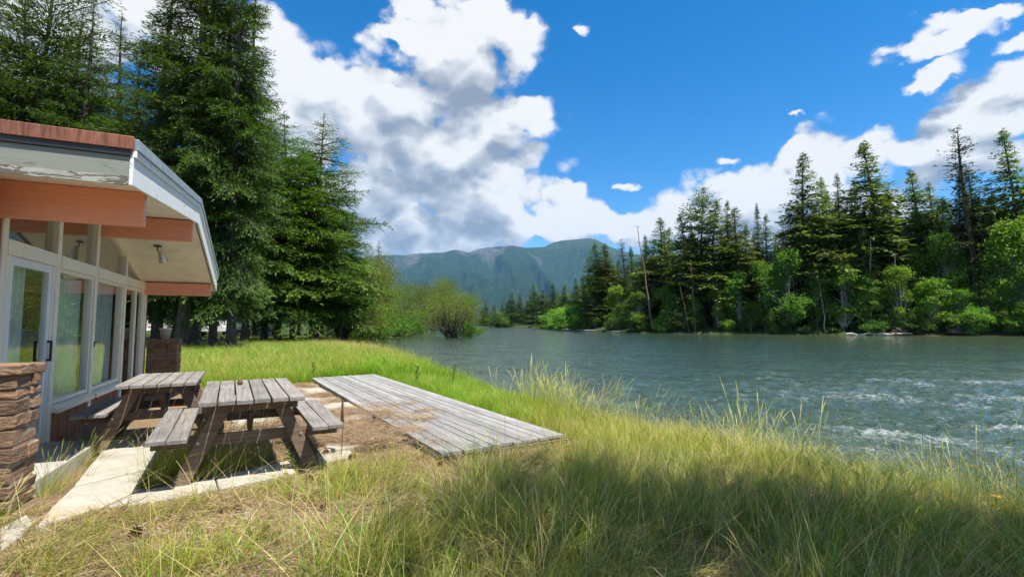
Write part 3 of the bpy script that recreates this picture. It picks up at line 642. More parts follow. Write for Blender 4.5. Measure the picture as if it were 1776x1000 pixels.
BIG = [('fir_c', 1036, 418, 5, 'dense dark fir at the downstream end of the far bank, left of its twin', 1.25), ('fir_c', 1052, 420, 7, 'dense dark fir at the downstream end of the far bank, right of its twin', 1.25),
 ('larch', 1082, 412, 12, 'thin sparse grey conifer behind the dense twin firs', 1.0), ('fir_a', 1127, 405, 9, 'dark narrow fir just right of the leaning dead snag', .9), ('fir_b', 1146, 375, 12, 'pointed fir with a bare spire between the dead snag and the tall bare-trunked firs', .9),
 ('fir_b', 1190, 366, 6, 'bare-trunked fir, first of the tall group by the river bend', .9), ('pine', 1221, 326, 10, 'tallest fir with ragged open top in the group by the river bend', .75), ('fir_b', 1240, 345, 8, 'bare-trunked fir beside the tallest of the river bend group', .9),
 ('fir_a', 1262, 346, 14, 'slender fir with a bare spike top by the river bend group', .7), ('fir_b', 1282, 356, 8, 'broad dark fir closing the river bend group', .9), ('spruce', 1312, 350, 16, 'small pointed dark spruce standing alone against the white cloud', .55),
 ('fir_a', 1337, 368, 14, 'pointed mid green fir right of the lone small spruce', .8), ('fir_a', 1363, 374, 18, 'small slim fir left of the big twin-topped fir', .6), ('fir_b', 1381, 360, 12, 'ragged grey green fir at the foot of the big twin-topped fir', .7),
 ('fir_b', 1403, 262, 9, 'big tall fir with broad tiered boughs left of the tallest pointed one', .85), ('fir_c', 1430, 303, 11, 'olive green dense fir leaning on the big tiered fir', .8), ('young', 1414, 356, 5, 'yellowish young spruce in front of the big tiered fir', .55),
 ('fir_a', 1460, 298, 14, 'narrow dark fir between the two tallest tiered firs', .65), ('fir_c', 1486, 306, 16, 'dark slim fir crowding the tallest tiered fir', .7), ('fir_b', 1521, 238, 10, 'tallest tiered fir with open boughs in the middle of the far bank', 1.0),
 ('young', 1506, 382, 4, 'golden green young fir below the tallest tiered fir', .62), ('fir_a', 1598, 288, 12, 'full round-topped fir right of the tallest tiered fir', .95), ('fir_c', 1634, 312, 15, 'dense mid-height fir beside the bright green alder', .8),
 ('spruce', 1662, 290, 13, 'narrow dark spruce left of the sparse larch', .6), ('larch', 1688, 219, 8, 'very tall sparse larch with a bare reddish trunk', 1.0), ('fir_b', 1716, 286, 13, 'dark fir directly behind the sparse larch', .8),
 ('fir_b', 1768, 219, 9, 'tall dark fir at the right edge of the picture', .8), ('fir_c', 1790, 300, 14, 'dark fir cut by the right edge of the picture', .9), ('spruce', 1550, 330, 18, 'shaded spruce between the tallest tiered fir and the round-topped fir', .7), ('fir_a', 1740, 330, 16, 'shaded fir in the gap left of the picture edge', .8)]
SHORT = ['left twin fir', 'right twin fir', 'thin grey conifer', 'fir beside the snag', 'bare-spired fir', 'first bare-trunked fir', 'ragged-topped fir', 'second bare-trunked fir', 'spike-topped fir', 'fir closing the bend group', 'lone small spruce', 'pointed mid green fir', 'small slim fir', 'ragged grey green fir', 'big tiered fir', 'olive green fir', 'yellowish young spruce', 'narrow fir between giants', 'slim fir beside the tallest', 'tallest tiered fir', 'golden young fir', 'round-topped fir', 'mid-height dense fir', 'narrow spruce by the larch', 'sparse tall larch', 'fir behind the larch', 'tall fir at the edge', 'fir cut by the edge', 'shaded middle spruce', 'shaded fir near the edge']
USED = set()
def beside(px, fmt):
    order = sorted(range(len(BIG)), key=lambda i: abs(BIG[i][1] - px))
    for i in order[:6]:
        d = px - BIG[i][1]
        for w_ in (['directly below'] if abs(d) < 7 else ['just left of'] if d < 0 else ['just right of']):
            l = fmt % (w_, SHORT[i])
            if l not in USED: USED.add(l); return l
    return fmt % ('near', SHORT[order[0]])
ORD = 'first second third fourth fifth sixth seventh eighth ninth tenth eleventh twelfth thirteenth fourteenth fifteenth sixteenth seventeenth eighteenth nineteenth twentieth twenty-first twenty-second'.split()
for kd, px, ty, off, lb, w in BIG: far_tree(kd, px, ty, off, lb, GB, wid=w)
k = 0
for px in np.arange(1025, 1800, 12.5):                                 # second row, seen only in gaps
    ty = np.interp(px, [1020, 1100, 1200, 1300, 1380, 1450, 1560, 1650, 1780, 1850], [450, 436, 392, 402, 384, 342, 345, 352, 335, 330]) + rngp.uniform(-14, 34)
    far_tree(['fir_a', 'fir_c', 'spruce', 'fir_b'][k % 4], px + rngp.uniform(-5, 5), ty, rngp.uniform(17, 32), beside(px, 'shaded second-row conifer of the far bank %s the %s').replace('directly below', 'directly behind'), 'second row of conifers on the far bank', wid=.95); k += 1
GD = 'leafy trees along the far bank'
ALD = [('tree_a', 1109, 512, 2.5, 'dark round alder overhanging the bank below the dead snag', 1.3), ('tree_b', 1075, 500, 3, 'light alder at the foot of the dense twin firs', 1.0), ('tree_a', 1160, 498, 4, 'shady alder left of the bare-trunked firs', 1.0), ('tree_c', 1245, 505, 3, 'small alder in front of the bare-trunked firs', 1.0), ('tree_c', 1283, 478, 4, 'mid green alder at the right end of the river bend group', .9),
 ('tree_a', 1330, 462, 4, 'bluish green alder, left one of the wide pair above the grassy gap', 1.0), ('tree_a', 1368, 447, 3, 'wide bluish green alder above the grassy gap', 1.05), ('tree_c', 1416, 470, 3.5, 'alder right of the wide bluish green one', .9), ('tree_a', 1462, 460, 3, 'dark alder with trunk showing over the grassy bank', .9), ('tree_c', 1500, 478, 3, 'thin alder with pale dead stem rising from it', .8),
 ('tree_b', 1560, 468, 3, 'yellow green willow above the driftwood', .9), ('tree_b', 1647, 412, 7, 'bright green alder with tall narrow crown before dark firs', .62), ('tree_b', 1622, 488, 2.5, 'bright green low alder spreading over the root wad', 1.1), ('tree_b', 1668, 505, 2.5, 'bright bushy alder right of the root wad', 1.0), ('tree_a', 1712, 500, 3, 'dark green alder below the sparse larch', 1.0), ('tree_b', 1758, 392, 4, 'tall pale green birch-like tree at the right edge', .72), ('tree_a', 1785, 470, 2.5, 'dark alder cut by the right edge of the picture', 1.0), ('tree_c', 1590, 440, 9, 'slim alder glimpsed behind the yellow green willow', .7), ('tree_b', 1200, 515, 3, 'bright alder sapling among bare trunks', .8)]
for kd, px, ty, off, lb, w in ALD: far_tree(kd, px, ty, off, lb, GD, wid=w)
for i, px in enumerate(np.arange(1000, 1850, 19.0)):
    ty = np.interp(px, [1000, 1100, 1250, 1500, 1800], [545, 540, 545, 540, 530]) + rngp.uniform(-12, 14)
    if 1405 < px < 1495: ty += 22
    far_tree(['bush_a', 'bush_b'][rngp.random() < .6], px + rngp.uniform(-6, 6), ty + rngp.uniform(0, 16), rngp.uniform(.6, 3.2), beside(px, 'low bush on the far waterline %s the %s'), 'bushes along the waterline of the far bank', 'bush', wid=rngp.uniform(.8, 1.3))
# trees round the river bend, far end
END = [(843, 520, 6), (857, 526, 10), (872, 524, 8), (888, 505, 6), (901, 508, 9), (912, 520, 14), (929, 490, 4), (941, 501, 8), (958, 491, 5), (979, 491, 7), (998, 481, 5), (1009, 478, 9), (968, 505, 14), (1018, 500, 5), (950, 510, 20), (1000, 505, 16), (835, 532, 14), (822, 530, 20), (808, 526, 25), (795, 530, 30), (880, 520, 25), (920, 512, 24)]
for i, (px, ty, off) in enumerate(END):
    far_tree(['fir_c', 'fir_a', 'spruce'][i % 3], px, ty, off, 'dark conifer at the river bend, %s from the left in the far wall' % ORD[sorted(e_[0] for e_ in END).index(px)], 'conifers round the river bend', wid=1.25)
PT = ((955, 545), (968, 540), (985, 538), (1003, 535), (944, 552), (1012, 545))
for px, ty in PT:
    far_tree('bush_a', px, ty, .8, 'bright bush on the far point at the river bend, %s from the left' % ORD[sorted(e_[0] for e_ in PT).index(px)], 'bushes on the far point', 'bush', wid=1.2)
# dead snags and pale stems
def snag(px0, y0, px1, y1, off, rad, label, m='bark_grey', twigs=6):
    x, y = shore_depth(px0, off); z = float(ground_z(np.array([x]), np.array([y]))[0]); rA = ray(px1, y1)
    A = np.array([x, y, z - .3]); r0 = ray(px0, y0); A[2] = min(A[2], CAM_H + r0[2] / r0[1] * y); Bp = np.array([rA[0] / rA[1] * y, y + .6, CAM_H + rA[2] / rA[1] * y])
    ss = np.linspace(0, 1, 8)[:, None]; P = A + (Bp - A) * ss; P[1:-1] += np.random.default_rng(int(px0)).normal(0, .12, (6, 3))
    paths = [P]; rad_ = [rad * (1 - ss[:, 0] * .8) + .015]; rg = np.random.default_rng(int(px1))
    for _ in range(twigs):
        q = P[rg.integers(3, 8)]; e = q + rg.normal(0, 1, 3) * np.array([.9, .6, .4]); paths.append(np.array([q, (q + e) / 2 + .05, e])); rad_.append(np.array([.05, .035, .015]))
    v, f = tubes_np(paths, rad_, 6); v = v - A
    link('dead_snag', mesh_np('dead_snag', v, f, None, [MAT[m]], True), loc=A, label=label, cat='dead tree', group='dead stems on the far bank')
snag(1132, 552, 1107, 392, 2, .26, 'leaning dead snag with bare broken top on the far bank', 'bark_red', 14)
snag(1508, 545, 1513, 412, 2, .16, 'tall pale crooked dead stem by the golden young fir'); snag(1566, 495, 1556, 440, 2, .13, 'pale bare stem bending above the yellow green willow'); snag(1562, 538, 1578, 514, 1, .16, 'white forked broken branch over the waterside bushes')
snag(1018, 552, 1010, 518, 2, .2, 'pale leaning dead trunk at the downstream point', twigs=3); snag(1022, 548, 1016, 515, 3, .16, 'second pale dead trunk at the downstream point', twigs=3); snag(1205, 560, 1200, 450, 2, .2, 'bare reddish pole trunk in the river bend group', 'bark_red', 4); snag(1196, 560, 1180, 490, 1, .16, 'dark leaning pole among the river bend group', 'bark', 4); snag(1430, 545, 1424, 485, 1.2, .13, 'thin pale leaning stem left of the grassy gap')
def driftlog(px0, px1, py, off, rad, label):
    x0, y0 = shore_depth(px0, off); x1, y1 = shore_depth(px1, off - .2); A = np.array([x0, y0, ZW + rad * .6]); B = np.array([x1, y1, ZW + rad * .9 + .1])
    ss = np.linspace(0, 1, 7)[:, None]; P = A + (B - A) * ss; P[1:-1] += np.random.default_rng(int(px0)).normal(0, .07, (5, 3)); c = P.mean(0)
    q = P[4]; v, f = tubes_np([P, np.array([q, q + [.3, -.3, .35], q + [.5, -.6, .8]])], [rad * (1 - ss[:, 0] * .6), np.array([.06, .04, .015])], 8)
    link('drift_log', mesh_np('drift_log', v - c, f, None, [MAT['drift']], True), loc=c, label=label, cat='log', group='driftwood along the far waterline')
driftlog(1465, 1525, 0, -.5, .22, 'pale driftwood log at the far waterline, left of two'); driftlog(1520, 1580, 0, -.3, .26, 'pale driftwood log at the far waterline, right of two'); driftlog(975, 1045, 0, -1.2, .34, 'long grey log stranded off the downstream point'); driftlog(1050, 1085, 0, -.4, .2, 'short grey log under the downstream bushes')
def rootwad(px, off, label):
    x, y = shore_depth(px, off); rg = np.random.default_rng(int(px)); pa = []; ra = []
    for _ in range(16):
        a = rg.uniform(0, 6.28); e = np.array([math.cos(a) * 1.9, rg.normal(0, .5), abs(math.sin(a)) * 1.5]); pa.append(np.array([[0, 0, .5], e * .5 + [0, 0, .5] + rg.normal(0, .12, 3), e + [0, 0, .2]])); ra.append(np.array([.22, .13, .03]))
    pa.append(np.array([[0, 0, .5], [1.2, .2, .55], [3.4, .3, .3]])); ra.append(np.array([.34, .30, .26])); v, f = tubes_np(pa, ra, 6)
    link('root_wad', mesh_np('root_wad', v, f, None, [MAT['bark']], True), loc=(x, y, ZW), label=label, cat='tree root', group='driftwood along the far waterline')
rootwad(1655, .3, 'dark upturned root wad below the bright alders'); rootwad(1560, .4, 'small tangle of dead roots behind the pale logs')
# small cabin roof glimpsed on the far bank
# ---- near side: left bank
NEAR = {}
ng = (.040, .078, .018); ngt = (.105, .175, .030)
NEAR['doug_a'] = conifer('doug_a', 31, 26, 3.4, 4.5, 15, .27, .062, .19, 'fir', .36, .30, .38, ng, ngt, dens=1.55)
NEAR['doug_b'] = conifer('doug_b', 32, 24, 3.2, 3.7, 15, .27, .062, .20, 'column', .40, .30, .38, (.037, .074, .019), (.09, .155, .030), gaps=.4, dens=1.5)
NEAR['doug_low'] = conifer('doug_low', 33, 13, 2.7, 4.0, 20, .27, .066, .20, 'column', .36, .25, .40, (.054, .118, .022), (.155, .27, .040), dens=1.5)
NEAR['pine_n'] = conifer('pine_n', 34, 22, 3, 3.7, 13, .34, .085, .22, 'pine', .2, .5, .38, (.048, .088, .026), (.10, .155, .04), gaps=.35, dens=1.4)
def near_tree(kind, x, y, h, label, rz=0, wid=1.0, nm='fir_tree', group='firs by the lawn', tilt=(0, 0)):
    H0 = {'doug_a': 26, 'doug_b': 24, 'doug_low': 13, 'pine_n': 22}[kind]; z = float(ground_z(np.array([x]), np.array([y]))[0]); s = h / H0
    return plant(nm, NEAR[kind], (x, y, z - .05), rz, (s * wid, s * wid, s), label, 'tree', group, tilt)
def pxy(px, depth): return ((px - 888) / FPX * depth, depth)
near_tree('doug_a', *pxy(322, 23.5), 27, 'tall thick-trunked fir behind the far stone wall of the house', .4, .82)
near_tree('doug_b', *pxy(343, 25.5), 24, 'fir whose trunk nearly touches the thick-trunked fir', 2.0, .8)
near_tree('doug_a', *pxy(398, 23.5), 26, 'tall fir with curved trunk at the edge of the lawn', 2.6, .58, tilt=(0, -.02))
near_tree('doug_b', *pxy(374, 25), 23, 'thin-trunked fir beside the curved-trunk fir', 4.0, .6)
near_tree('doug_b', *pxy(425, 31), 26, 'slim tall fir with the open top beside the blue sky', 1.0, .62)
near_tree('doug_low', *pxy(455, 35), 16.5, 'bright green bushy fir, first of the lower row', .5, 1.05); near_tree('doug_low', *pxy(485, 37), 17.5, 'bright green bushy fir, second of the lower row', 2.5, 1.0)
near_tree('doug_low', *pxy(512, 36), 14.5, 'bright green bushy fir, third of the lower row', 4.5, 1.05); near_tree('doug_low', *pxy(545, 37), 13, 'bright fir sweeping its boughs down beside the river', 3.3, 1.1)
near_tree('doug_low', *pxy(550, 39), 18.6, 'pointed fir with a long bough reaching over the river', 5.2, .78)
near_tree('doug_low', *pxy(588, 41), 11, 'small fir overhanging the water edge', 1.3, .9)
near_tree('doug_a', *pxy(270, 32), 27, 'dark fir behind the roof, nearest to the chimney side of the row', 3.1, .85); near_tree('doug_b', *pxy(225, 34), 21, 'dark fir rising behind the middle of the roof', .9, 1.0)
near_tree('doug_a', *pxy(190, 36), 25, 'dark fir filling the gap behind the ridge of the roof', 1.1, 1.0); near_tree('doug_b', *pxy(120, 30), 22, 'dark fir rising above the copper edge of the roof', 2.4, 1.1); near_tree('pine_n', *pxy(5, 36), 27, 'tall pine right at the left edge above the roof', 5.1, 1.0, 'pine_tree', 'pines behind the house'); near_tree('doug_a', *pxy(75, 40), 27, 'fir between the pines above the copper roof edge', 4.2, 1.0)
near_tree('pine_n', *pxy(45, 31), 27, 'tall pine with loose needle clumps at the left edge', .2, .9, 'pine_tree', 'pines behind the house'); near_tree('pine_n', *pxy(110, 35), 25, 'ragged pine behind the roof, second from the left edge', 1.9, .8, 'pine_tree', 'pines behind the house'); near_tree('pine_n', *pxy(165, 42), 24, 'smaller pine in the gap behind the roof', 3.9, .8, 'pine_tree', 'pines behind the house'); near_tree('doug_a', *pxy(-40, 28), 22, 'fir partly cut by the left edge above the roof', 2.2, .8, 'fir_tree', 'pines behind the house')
CAMP = ((300, 44, 16), (345, 50, 17), (410, 52, 16), (443, 48, 15), (475, 56, 17), (520, 60, 15), (250, 50, 18), (390, 66, 20), (560, 66, 15), (130, 55, 20), (60, 52, 21))
for i, (px, d, h) in enumerate(CAMP):
    near_tree(['doug_b', 'doug_a'][i % 2], *pxy(px, d), h * 1.15, 'shaded campground fir behind the lawn, %s from the left of its row' % ORD[sorted(q_[0] for q_ in CAMP).index(px)], i * 1.3, .9, 'fir_tree', 'shaded firs of the campground')
for i, (px, d, ty, w) in enumerate(((657, 72, 414, 1.1), (633, 70, 430, 1.0), (612, 62, 452, 1.0))):
    r = ray(px, ty); near_tree('doug_b', *pxy(px, d), CAM_H + r[2] / r[1] * d, ['pointed fir farther down the near bank, right of three', 'pointed fir farther down the near bank, middle of three', 'pointed fir farther down the near bank, left of three'][i], i * 2., w, 'fir_tree', 'firs farther down the near bank')
WIL = {}
WIL['a'] = broadleaf('willow_a', 41, 7, 8, .4, 9000, .20, .075, (.105, .135, .026), (.20, .24, .05), stems=6, arch=.1, bark='bark', lobes=26, leanx=.35, fine=.3)
WIL['b'] = broadleaf('willow_b', 42, 7, 9, .3, 9000, .22, .085, (.085, .135, .024), (.17, .235, .044), stems=7, arch=.15, bark='bark', lobes=28, fine=.3)
WIL['low'] = broadleaf('alder_low', 43, 4, 7, .1, 6500, .24, .15, (.05, .11, .02), (.13, .24, .036), stems=6, lobes=22, bark='bark')
def near_shrub(kind, px, d, ty, label, wid=1., rz=0, nm='willow_shrub', cat='shrub', group='willows along the near bank'):
    x, y = pxy(px, d); z = float(ground_z(np.array([x]), np.array([y]))[0]); r = ray(px, ty); h = CAM_H + r[2] / r[1] * d - z
    s = h / {'a': 7, 'b': 7, 'low': 4}[kind]; plant(nm, WIL[kind], (x, y, max(z, ZW) - .1), rz, (s * wid, s * wid, s), label, cat, group)
near_shrub('a', 592, 44, 462, 'leaning yellow green willow with bare dark limbs at the water edge', .95, 0); near_shrub('a', 618, 50, 468, 'tall willow behind the leaning one', .8, .3); near_shrub('b', 640, 60, 470, 'olive willow beside the leaning one', .7, 1.0); near_shrub('b', 668, 78, 500, 'rounded olive willow in the middle of the near bank', .9, 2.1)
near_shrub('b', 700, 98, 498, 'silvery olive willow farther along the near bank', .8, .4); near_shrub('b', 728, 120, 502, 'pale willow behind the island bush', .8, 2.8); near_shrub('a', 748, 150, 505, 'distant willow behind the island bush', .9, 1.1); near_shrub('b', 778, 165, 497, 'tall pale cottonwood rising behind the island bush', .55, 1.8); near_shrub('b', 812, 200, 520, 'distant willow right of the island bush', .9, .5)
near_shrub('low', 640, 58, 545, 'dark green alder shrub overhanging the near bank', 1.0, .5, 'alder_shrub', group='alder shrubs along the near bank'); near_shrub('low', 664, 68, 540, 'alder shrub hanging over the water past the dark one', 1.0, 1.5, 'alder_shrub', group='alder shrubs along the near bank'); near_shrub('low', 690, 84, 545, 'alder shrub touching the water midway down the near bank', 1.1, 2.5, 'alder_shrub', group='alder shrubs along the near bank'); near_shrub('low', 715, 105, 548, 'small alder shrub nearest the island bush', 1.1, 3.5, 'alder_shrub', group='alder shrubs along the near bank'); near_shrub('low', 625, 50, 566, 'low bright shrub on the water edge beside the willow roots', .9, 4.5, 'alder_shrub', group='alder shrubs along the near bank')
near_shrub('low', 865, 300, 550, 'round bright green bush on the small gravel island', 1.1, 0, 'round_bush', 'bush', 'bushes out in the river')
# bush standing in the river
rg = np.random.default_rng(3)
WR = broadleaf('river_willow', 45, 7.6, 11.5, 2.2, 7500, .24, .09, (.095, .125, .022), (.19, .23, .042), stems=14, arch=-.1, bark='bark', lobes=34, fine=.3, tr=.13)
P = gp(783, 585, ZW); plant('river_willow', WR, (P[0], P[1], ZW - .1), .6, (1.12, 1.12, .82), 'multi-stemmed willow bush standing in the river', 'bush', 'bushes out in the river')
P = gp(813, 585, ZW); plant('low_bush', WIL['low'], (P[0], P[1], ZW - .3), 1.1, (.62, .62, .55), 'low grey green bush beside the willow standing in the river', 'bush', 'bushes out in the river')
# tall pines standing behind the camera, whose shade falls on the foreground
SHP = conifer('shade_pine', 35, 12.5, 5.5, 2.7, 9.5, .34, .10, .26, 'pine', .2, .4, .38, (.048, .088, .026), (.10, .155, .04), gaps=.6, dens=1.2)
plant('pine_tree', SHP, (4.9, 1.0, -.2), .7, (.98, .98, .94), 'pine right beside the viewpoint shading the near grass', 'tree', 'pines shading the foreground'); plant('pine_tree', SHP, (9.2, -1.3, -.2), 2.9, (1.2, 1.2, 1.12), 'second pine beside the viewpoint shading the bank', 'tree', 'pines shading the foreground')

# ------------------------------------------------------------------ house (local frame: x outwards from the glass wall, y along it, z up)
house = empty('house', (W0[0], W0[1], 0), HRZ, label='low riverside lodge with glass gable wall, salmon beams and peeling white eaves', cat='house')
RIDGE = 1.66
def sof(t): return 3.14 + .10 * (t - RIDGE) if t < RIDGE else 3.14 - .295 * (t - RIDGE)
T0, T1, OE, OI = -2.42, 4.78, 1.22, -6.0
def slab_poly(o0, o1, ts, zlo, zhi, name, m, parent, bevel=0):
    b = MB()
    for a, c in zip(ts[:-1], ts[1:]): b.hexa([(o0, a, zlo(a)), (o1, a, zlo(a)), (o1, c, zlo(c)), (o0, c, zlo(c)), (o0, a, zhi(a)), (o1, a, zhi(a)), (o1, c, zhi(c)), (o0, c, zhi(c))])
    return b.build(name, m, parent, bevel=bevel)
roof = slab_poly(OI, OE - .03, [T0 + .03, RIDGE, T1], lambda t: sof(t) + .02, lambda t: sof(t) + .31, 'roof', MAT['roofing'], house)
slab_poly(OI, OE - .032, [T0 + .032, RIDGE, T1], sof, lambda t: sof(t) + .018, 'soffit', MAT['soffit'], roof)
# eaves boards
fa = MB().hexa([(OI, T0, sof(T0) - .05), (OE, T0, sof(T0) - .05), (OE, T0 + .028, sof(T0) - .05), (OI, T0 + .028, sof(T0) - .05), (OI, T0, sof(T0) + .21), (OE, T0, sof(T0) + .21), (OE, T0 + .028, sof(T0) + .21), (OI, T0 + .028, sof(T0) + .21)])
fa.build('fascia_board', MAT['fascia_shaded'], roof, bevel=.004, label='fascia board with peeling paint, its grey darkened to stand for shade')
MAT['bare'] = paint('cracked_bare_wood', (.36, .37, .33), (.22, .20, .16), .8, (.50, (.12, .10, .08)), pst=(.45, 1, 2.2))
MB().box(OI, OE - .004, T0 - .006, T0 - .0005, sof(T0) - .052, sof(T0) + .022).build('bare_edge', MAT['bare'], roof, label='strip of cracked bare wood along the fascia')
MB().box(OI, OE + .01, T0 - .02, T0 + .02, sof(T0) + .212, sof(T0) + .262).build('trim_strip', MAT['black'], roof)
MB().box(OI, OE + .03, T0 - .035, T0 + .04, sof(T0) + .265, sof(T0) + .385).build('flashing', MAT['copper'], roof, bevel=.006, label='rusty copper coloured flashing')
def edge(a, c, nm):
    lo_, hi_ = -.05, .20
    MB().hexa([(OE, a, sof(a) + lo_), (OE + .028, a, sof(a) + lo_), (OE + .028, c, sof(c) + lo_), (OE, c, sof(c) + lo_), (OE, a, sof(a) + hi_), (OE + .028, a, sof(a) + hi_), (OE + .028, c, sof(c) + hi_), (OE, c, sof(c) + hi_)]).build('fascia_board', MAT['fascia'], roof, bevel=.004)
    MB().hexa([(OE, a, sof(a) + .203), (OE + .05, a, sof(a) + .203), (OE + .05, c, sof(c) + .203), (OE, c, sof(c) + .203), (OE, a, sof(a) + .265), (OE + .05, a, sof(a) + .265), (OE + .05, c, sof(c) + .265), (OE, c, sof(c) + .265)]).build('trim_strip', MAT['fascia'], roof, bevel=.004)
    MB().hexa([(OE - .06, a, sof(a) + .268), (OE + .065, a, sof(a) + .268), (OE + .065, c, sof(c) + .268), (OE - .06, c, sof(c) + .268), (OE - .09, a, sof(a) + .38), (OE + .06, a, sof(a) + .37), (OE + .06, c, sof(c) + .37), (OE - .09, c, sof(c) + .38)]).build('flashing', MAT['flash'], roof, bevel=.004)
edge(T0 + .0, RIDGE, 'near'); edge(RIDGE + .002, T1 + .02, 'far')
MB().box(OI, OE, T1 + .002, T1 + .03, sof(T1) - .05, sof(T1) + .36).build('fascia_board', MAT['fascia'], roof)
for tt, dp, ln in ((-1.52, .35, 1.17), (RIDGE, .34, 1.17), (4.46, .25, 1.17)):
    s_ = sof(tt + .05) if tt > RIDGE else sof(tt - .05)
    z1 = min(sof(tt - .05), sof(tt + .05)) - .004
    MB().box(-5.5, ln, tt - .055, tt + .055, z1 - dp, z1).build('beam', MAT['salmon'], house, bevel=.006)
# glass wall
PW = .055
posts = [-1.36, -.02, 1.40, 2.98, 4.52]
for p_ in posts: MB().box(-.075, .045, p_ - PW, p_ + PW, .02, sof(p_) - .002).build('post', MAT['cream'], house, bevel=.005)
for a, c in zip(posts[:-1], posts[1:]):
    MB().box(-.06, .052, a + PW + .001, c - PW - .001, 2.14, 2.29).build('transom', MAT['cream'], house, bevel=.005)
    lo_ = 2.29; zs = lambda t: sof(t) - .02
    segs = [a + PW, c - PW] if not (a < RIDGE < c) else [a + PW, RIDGE, c - PW]
    hd = MB()
    for s0, s1 in zip(segs[:-1], segs[1:]): hd.hexa([(-.05, s0, sof(s0) - .13), (.03, s0, sof(s0) - .13), (.03, s1, sof(s1) - .13), (-.05, s1, sof(s1) - .13), (-.05, s0, sof(s0) - .003), (.03, s0, sof(s0) - .003), (.03, s1, sof(s1) - .003), (-.05, s1, sof(s1) - .003)])
    hd.build('head_trim', MAT['cream'], house)
    w = MB()
    for s0, s1 in zip(segs[:-1], segs[1:]):
        w.hexa([(-.028, s0, 2.285), (-.022, s0, 2.285), (-.022, s1, 2.285), (-.028, s1, 2.285), (-.028, s0, sof(s0) - .10), (-.022, s0, sof(s0) - .10), (-.022, s1, sof(s1) - .10), (-.028, s1, sof(s1) - .10)])
    w.build('upper_pane', MAT['glass'], house)
def window(a, c):
    a += PW; c -= PW
    f = MB().box(-.055, .02, a + .001, a + .045, .48, 2.138).box(-.055, .02, c - .045, c - .001, .48, 2.138).box(-.055, .02, a + .046, c - .046, 2.09, 2.138).box(-.055, .02, a + .046, c - .046, .48, .525).build('window', MAT['cream'], house, bevel=.004)
    MB().box(-.026, -.020, a + .04, c - .04, .51, 2.10).build('pane', MAT['glass'], f)
    MB().hexa([(-.05, a, .40), (.11, a, .38), (.11, c, .38), (-.05, c, .40), (-.05, a, .478), (.11, a, .44), (.11, c, .44), (-.05, c, .478)]).build('sill', MAT['cream'], f, bevel=.005)
    return f
window(posts[1], posts[2]); w2 = window(posts[2], posts[3])
MB().box(.03, .055, posts[2] + .03, posts[2] + .05, 1.12, 1.20).box(.05, .06, posts[2] + .03, posts[2] + .13, 1.18, 1.20).build('latch', MAT['black'], w2)
t = posts[1] - PW
i = 0
while t < posts[3] - .02:
    w_ = .145; e_ = min(t + w_, posts[3] - .0)
    MB().box(-.05 , .018 + .003 * (i % 2), t + .003, e_ - .003, -.02, .383).build('siding_plank', MAT['siding'], house, bevel=.003); t += w_; i += 1
def sliding(a, c, z0, stile, handle, mt):
    f = MB().box(-.04, .022, a, a + stile, z0, 2.137).box(-.04, .022, c - stile, c, z0, 2.137).box(-.04, .022, a + stile, c - stile, 2.137 - stile, 2.137).box(-.04, .022, a + stile, c - stile, z0, z0 + stile * 1.5).build('door', mt, house, bevel=.004)
    MB().box(-.012, -.006, a + stile - .01, c - stile + .01, z0 + stile, 2.13 - stile).build('pane', MAT['glass'], f)
    if handle: MB().box(.03, .06, handle - .012, handle + .012, 1.02, 1.045).box(.03, .06, handle - .012, handle + .012, 1.235, 1.26).box(.055, .075, handle - .014, handle + .014, 1.02, 1.26).build('handle', MAT['black'], f)
    return f
sliding(posts[0] + PW + .12, posts[1] - PW - .06, .06, .085, posts[1] - PW - .10, MAT['white'])
MB().box(-.07, .03, posts[1] - PW - .058, posts[1] - PW - .002, .06, 2.138).build('jamb', MAT['cream'], house); MB().box(-.07, .03, posts[0] + PW + .002, posts[0] + PW + .118, .06, 2.138).build('jamb', MAT['cream'], house)
sliding(posts[3] + PW + .002, posts[3] + PW + .78, .06, .06, None, MAT['cream']); sliding(posts[3] + PW + .785, posts[4] - PW - .10, .06, .06, None, MAT['cream'])
MB().box(-.07, .03, posts[4] - PW - .098, posts[4] - PW - .002, .06, 2.138).build('jamb', MAT['cream'], house)
for a, c in ((posts[0], posts[1]), (posts[3], posts[4])): MB().box(-.1, .08, a + PW, c - PW, -.02, .058).build('threshold', MAT['alum'], house)
# solid walls round the room
MB().box(-.07, .03, T0 + .35, posts[0] - PW - .002, -.02, sof(T0 + .35) - .005).build('wall', MAT['siding'], house)
MB().hexa([(-5.6, posts[4] + PW + .002, -.02), (.05, posts[4] + PW + .002, -.02), (.05, posts[4] + PW + .06, -.02), (-5.6, posts[4] + PW + .06, -.02), (-5.6, posts[4] + PW + .002, 2.28), (.05, posts[4] + PW + .002, 2.28), (.05, posts[4] + PW + .06, 2.26), (-5.6, posts[4] + PW + .06, 2.26)]).build('wall', MAT['siding'], house)
MB().box(-5.6, -.075, T0 + .30, T0 + .35, -.02, 2.70).build('wall', MAT['interior'], house); MB().box(-5.65, -5.6, T0 + .3, 4.62, -.02, 2.25).build('wall', MAT['interior'], house)
MB().box(-5.6, -.08, T0 + .35, 4.57, -.02, .05).build('floor', MAT['intfloor'], house)
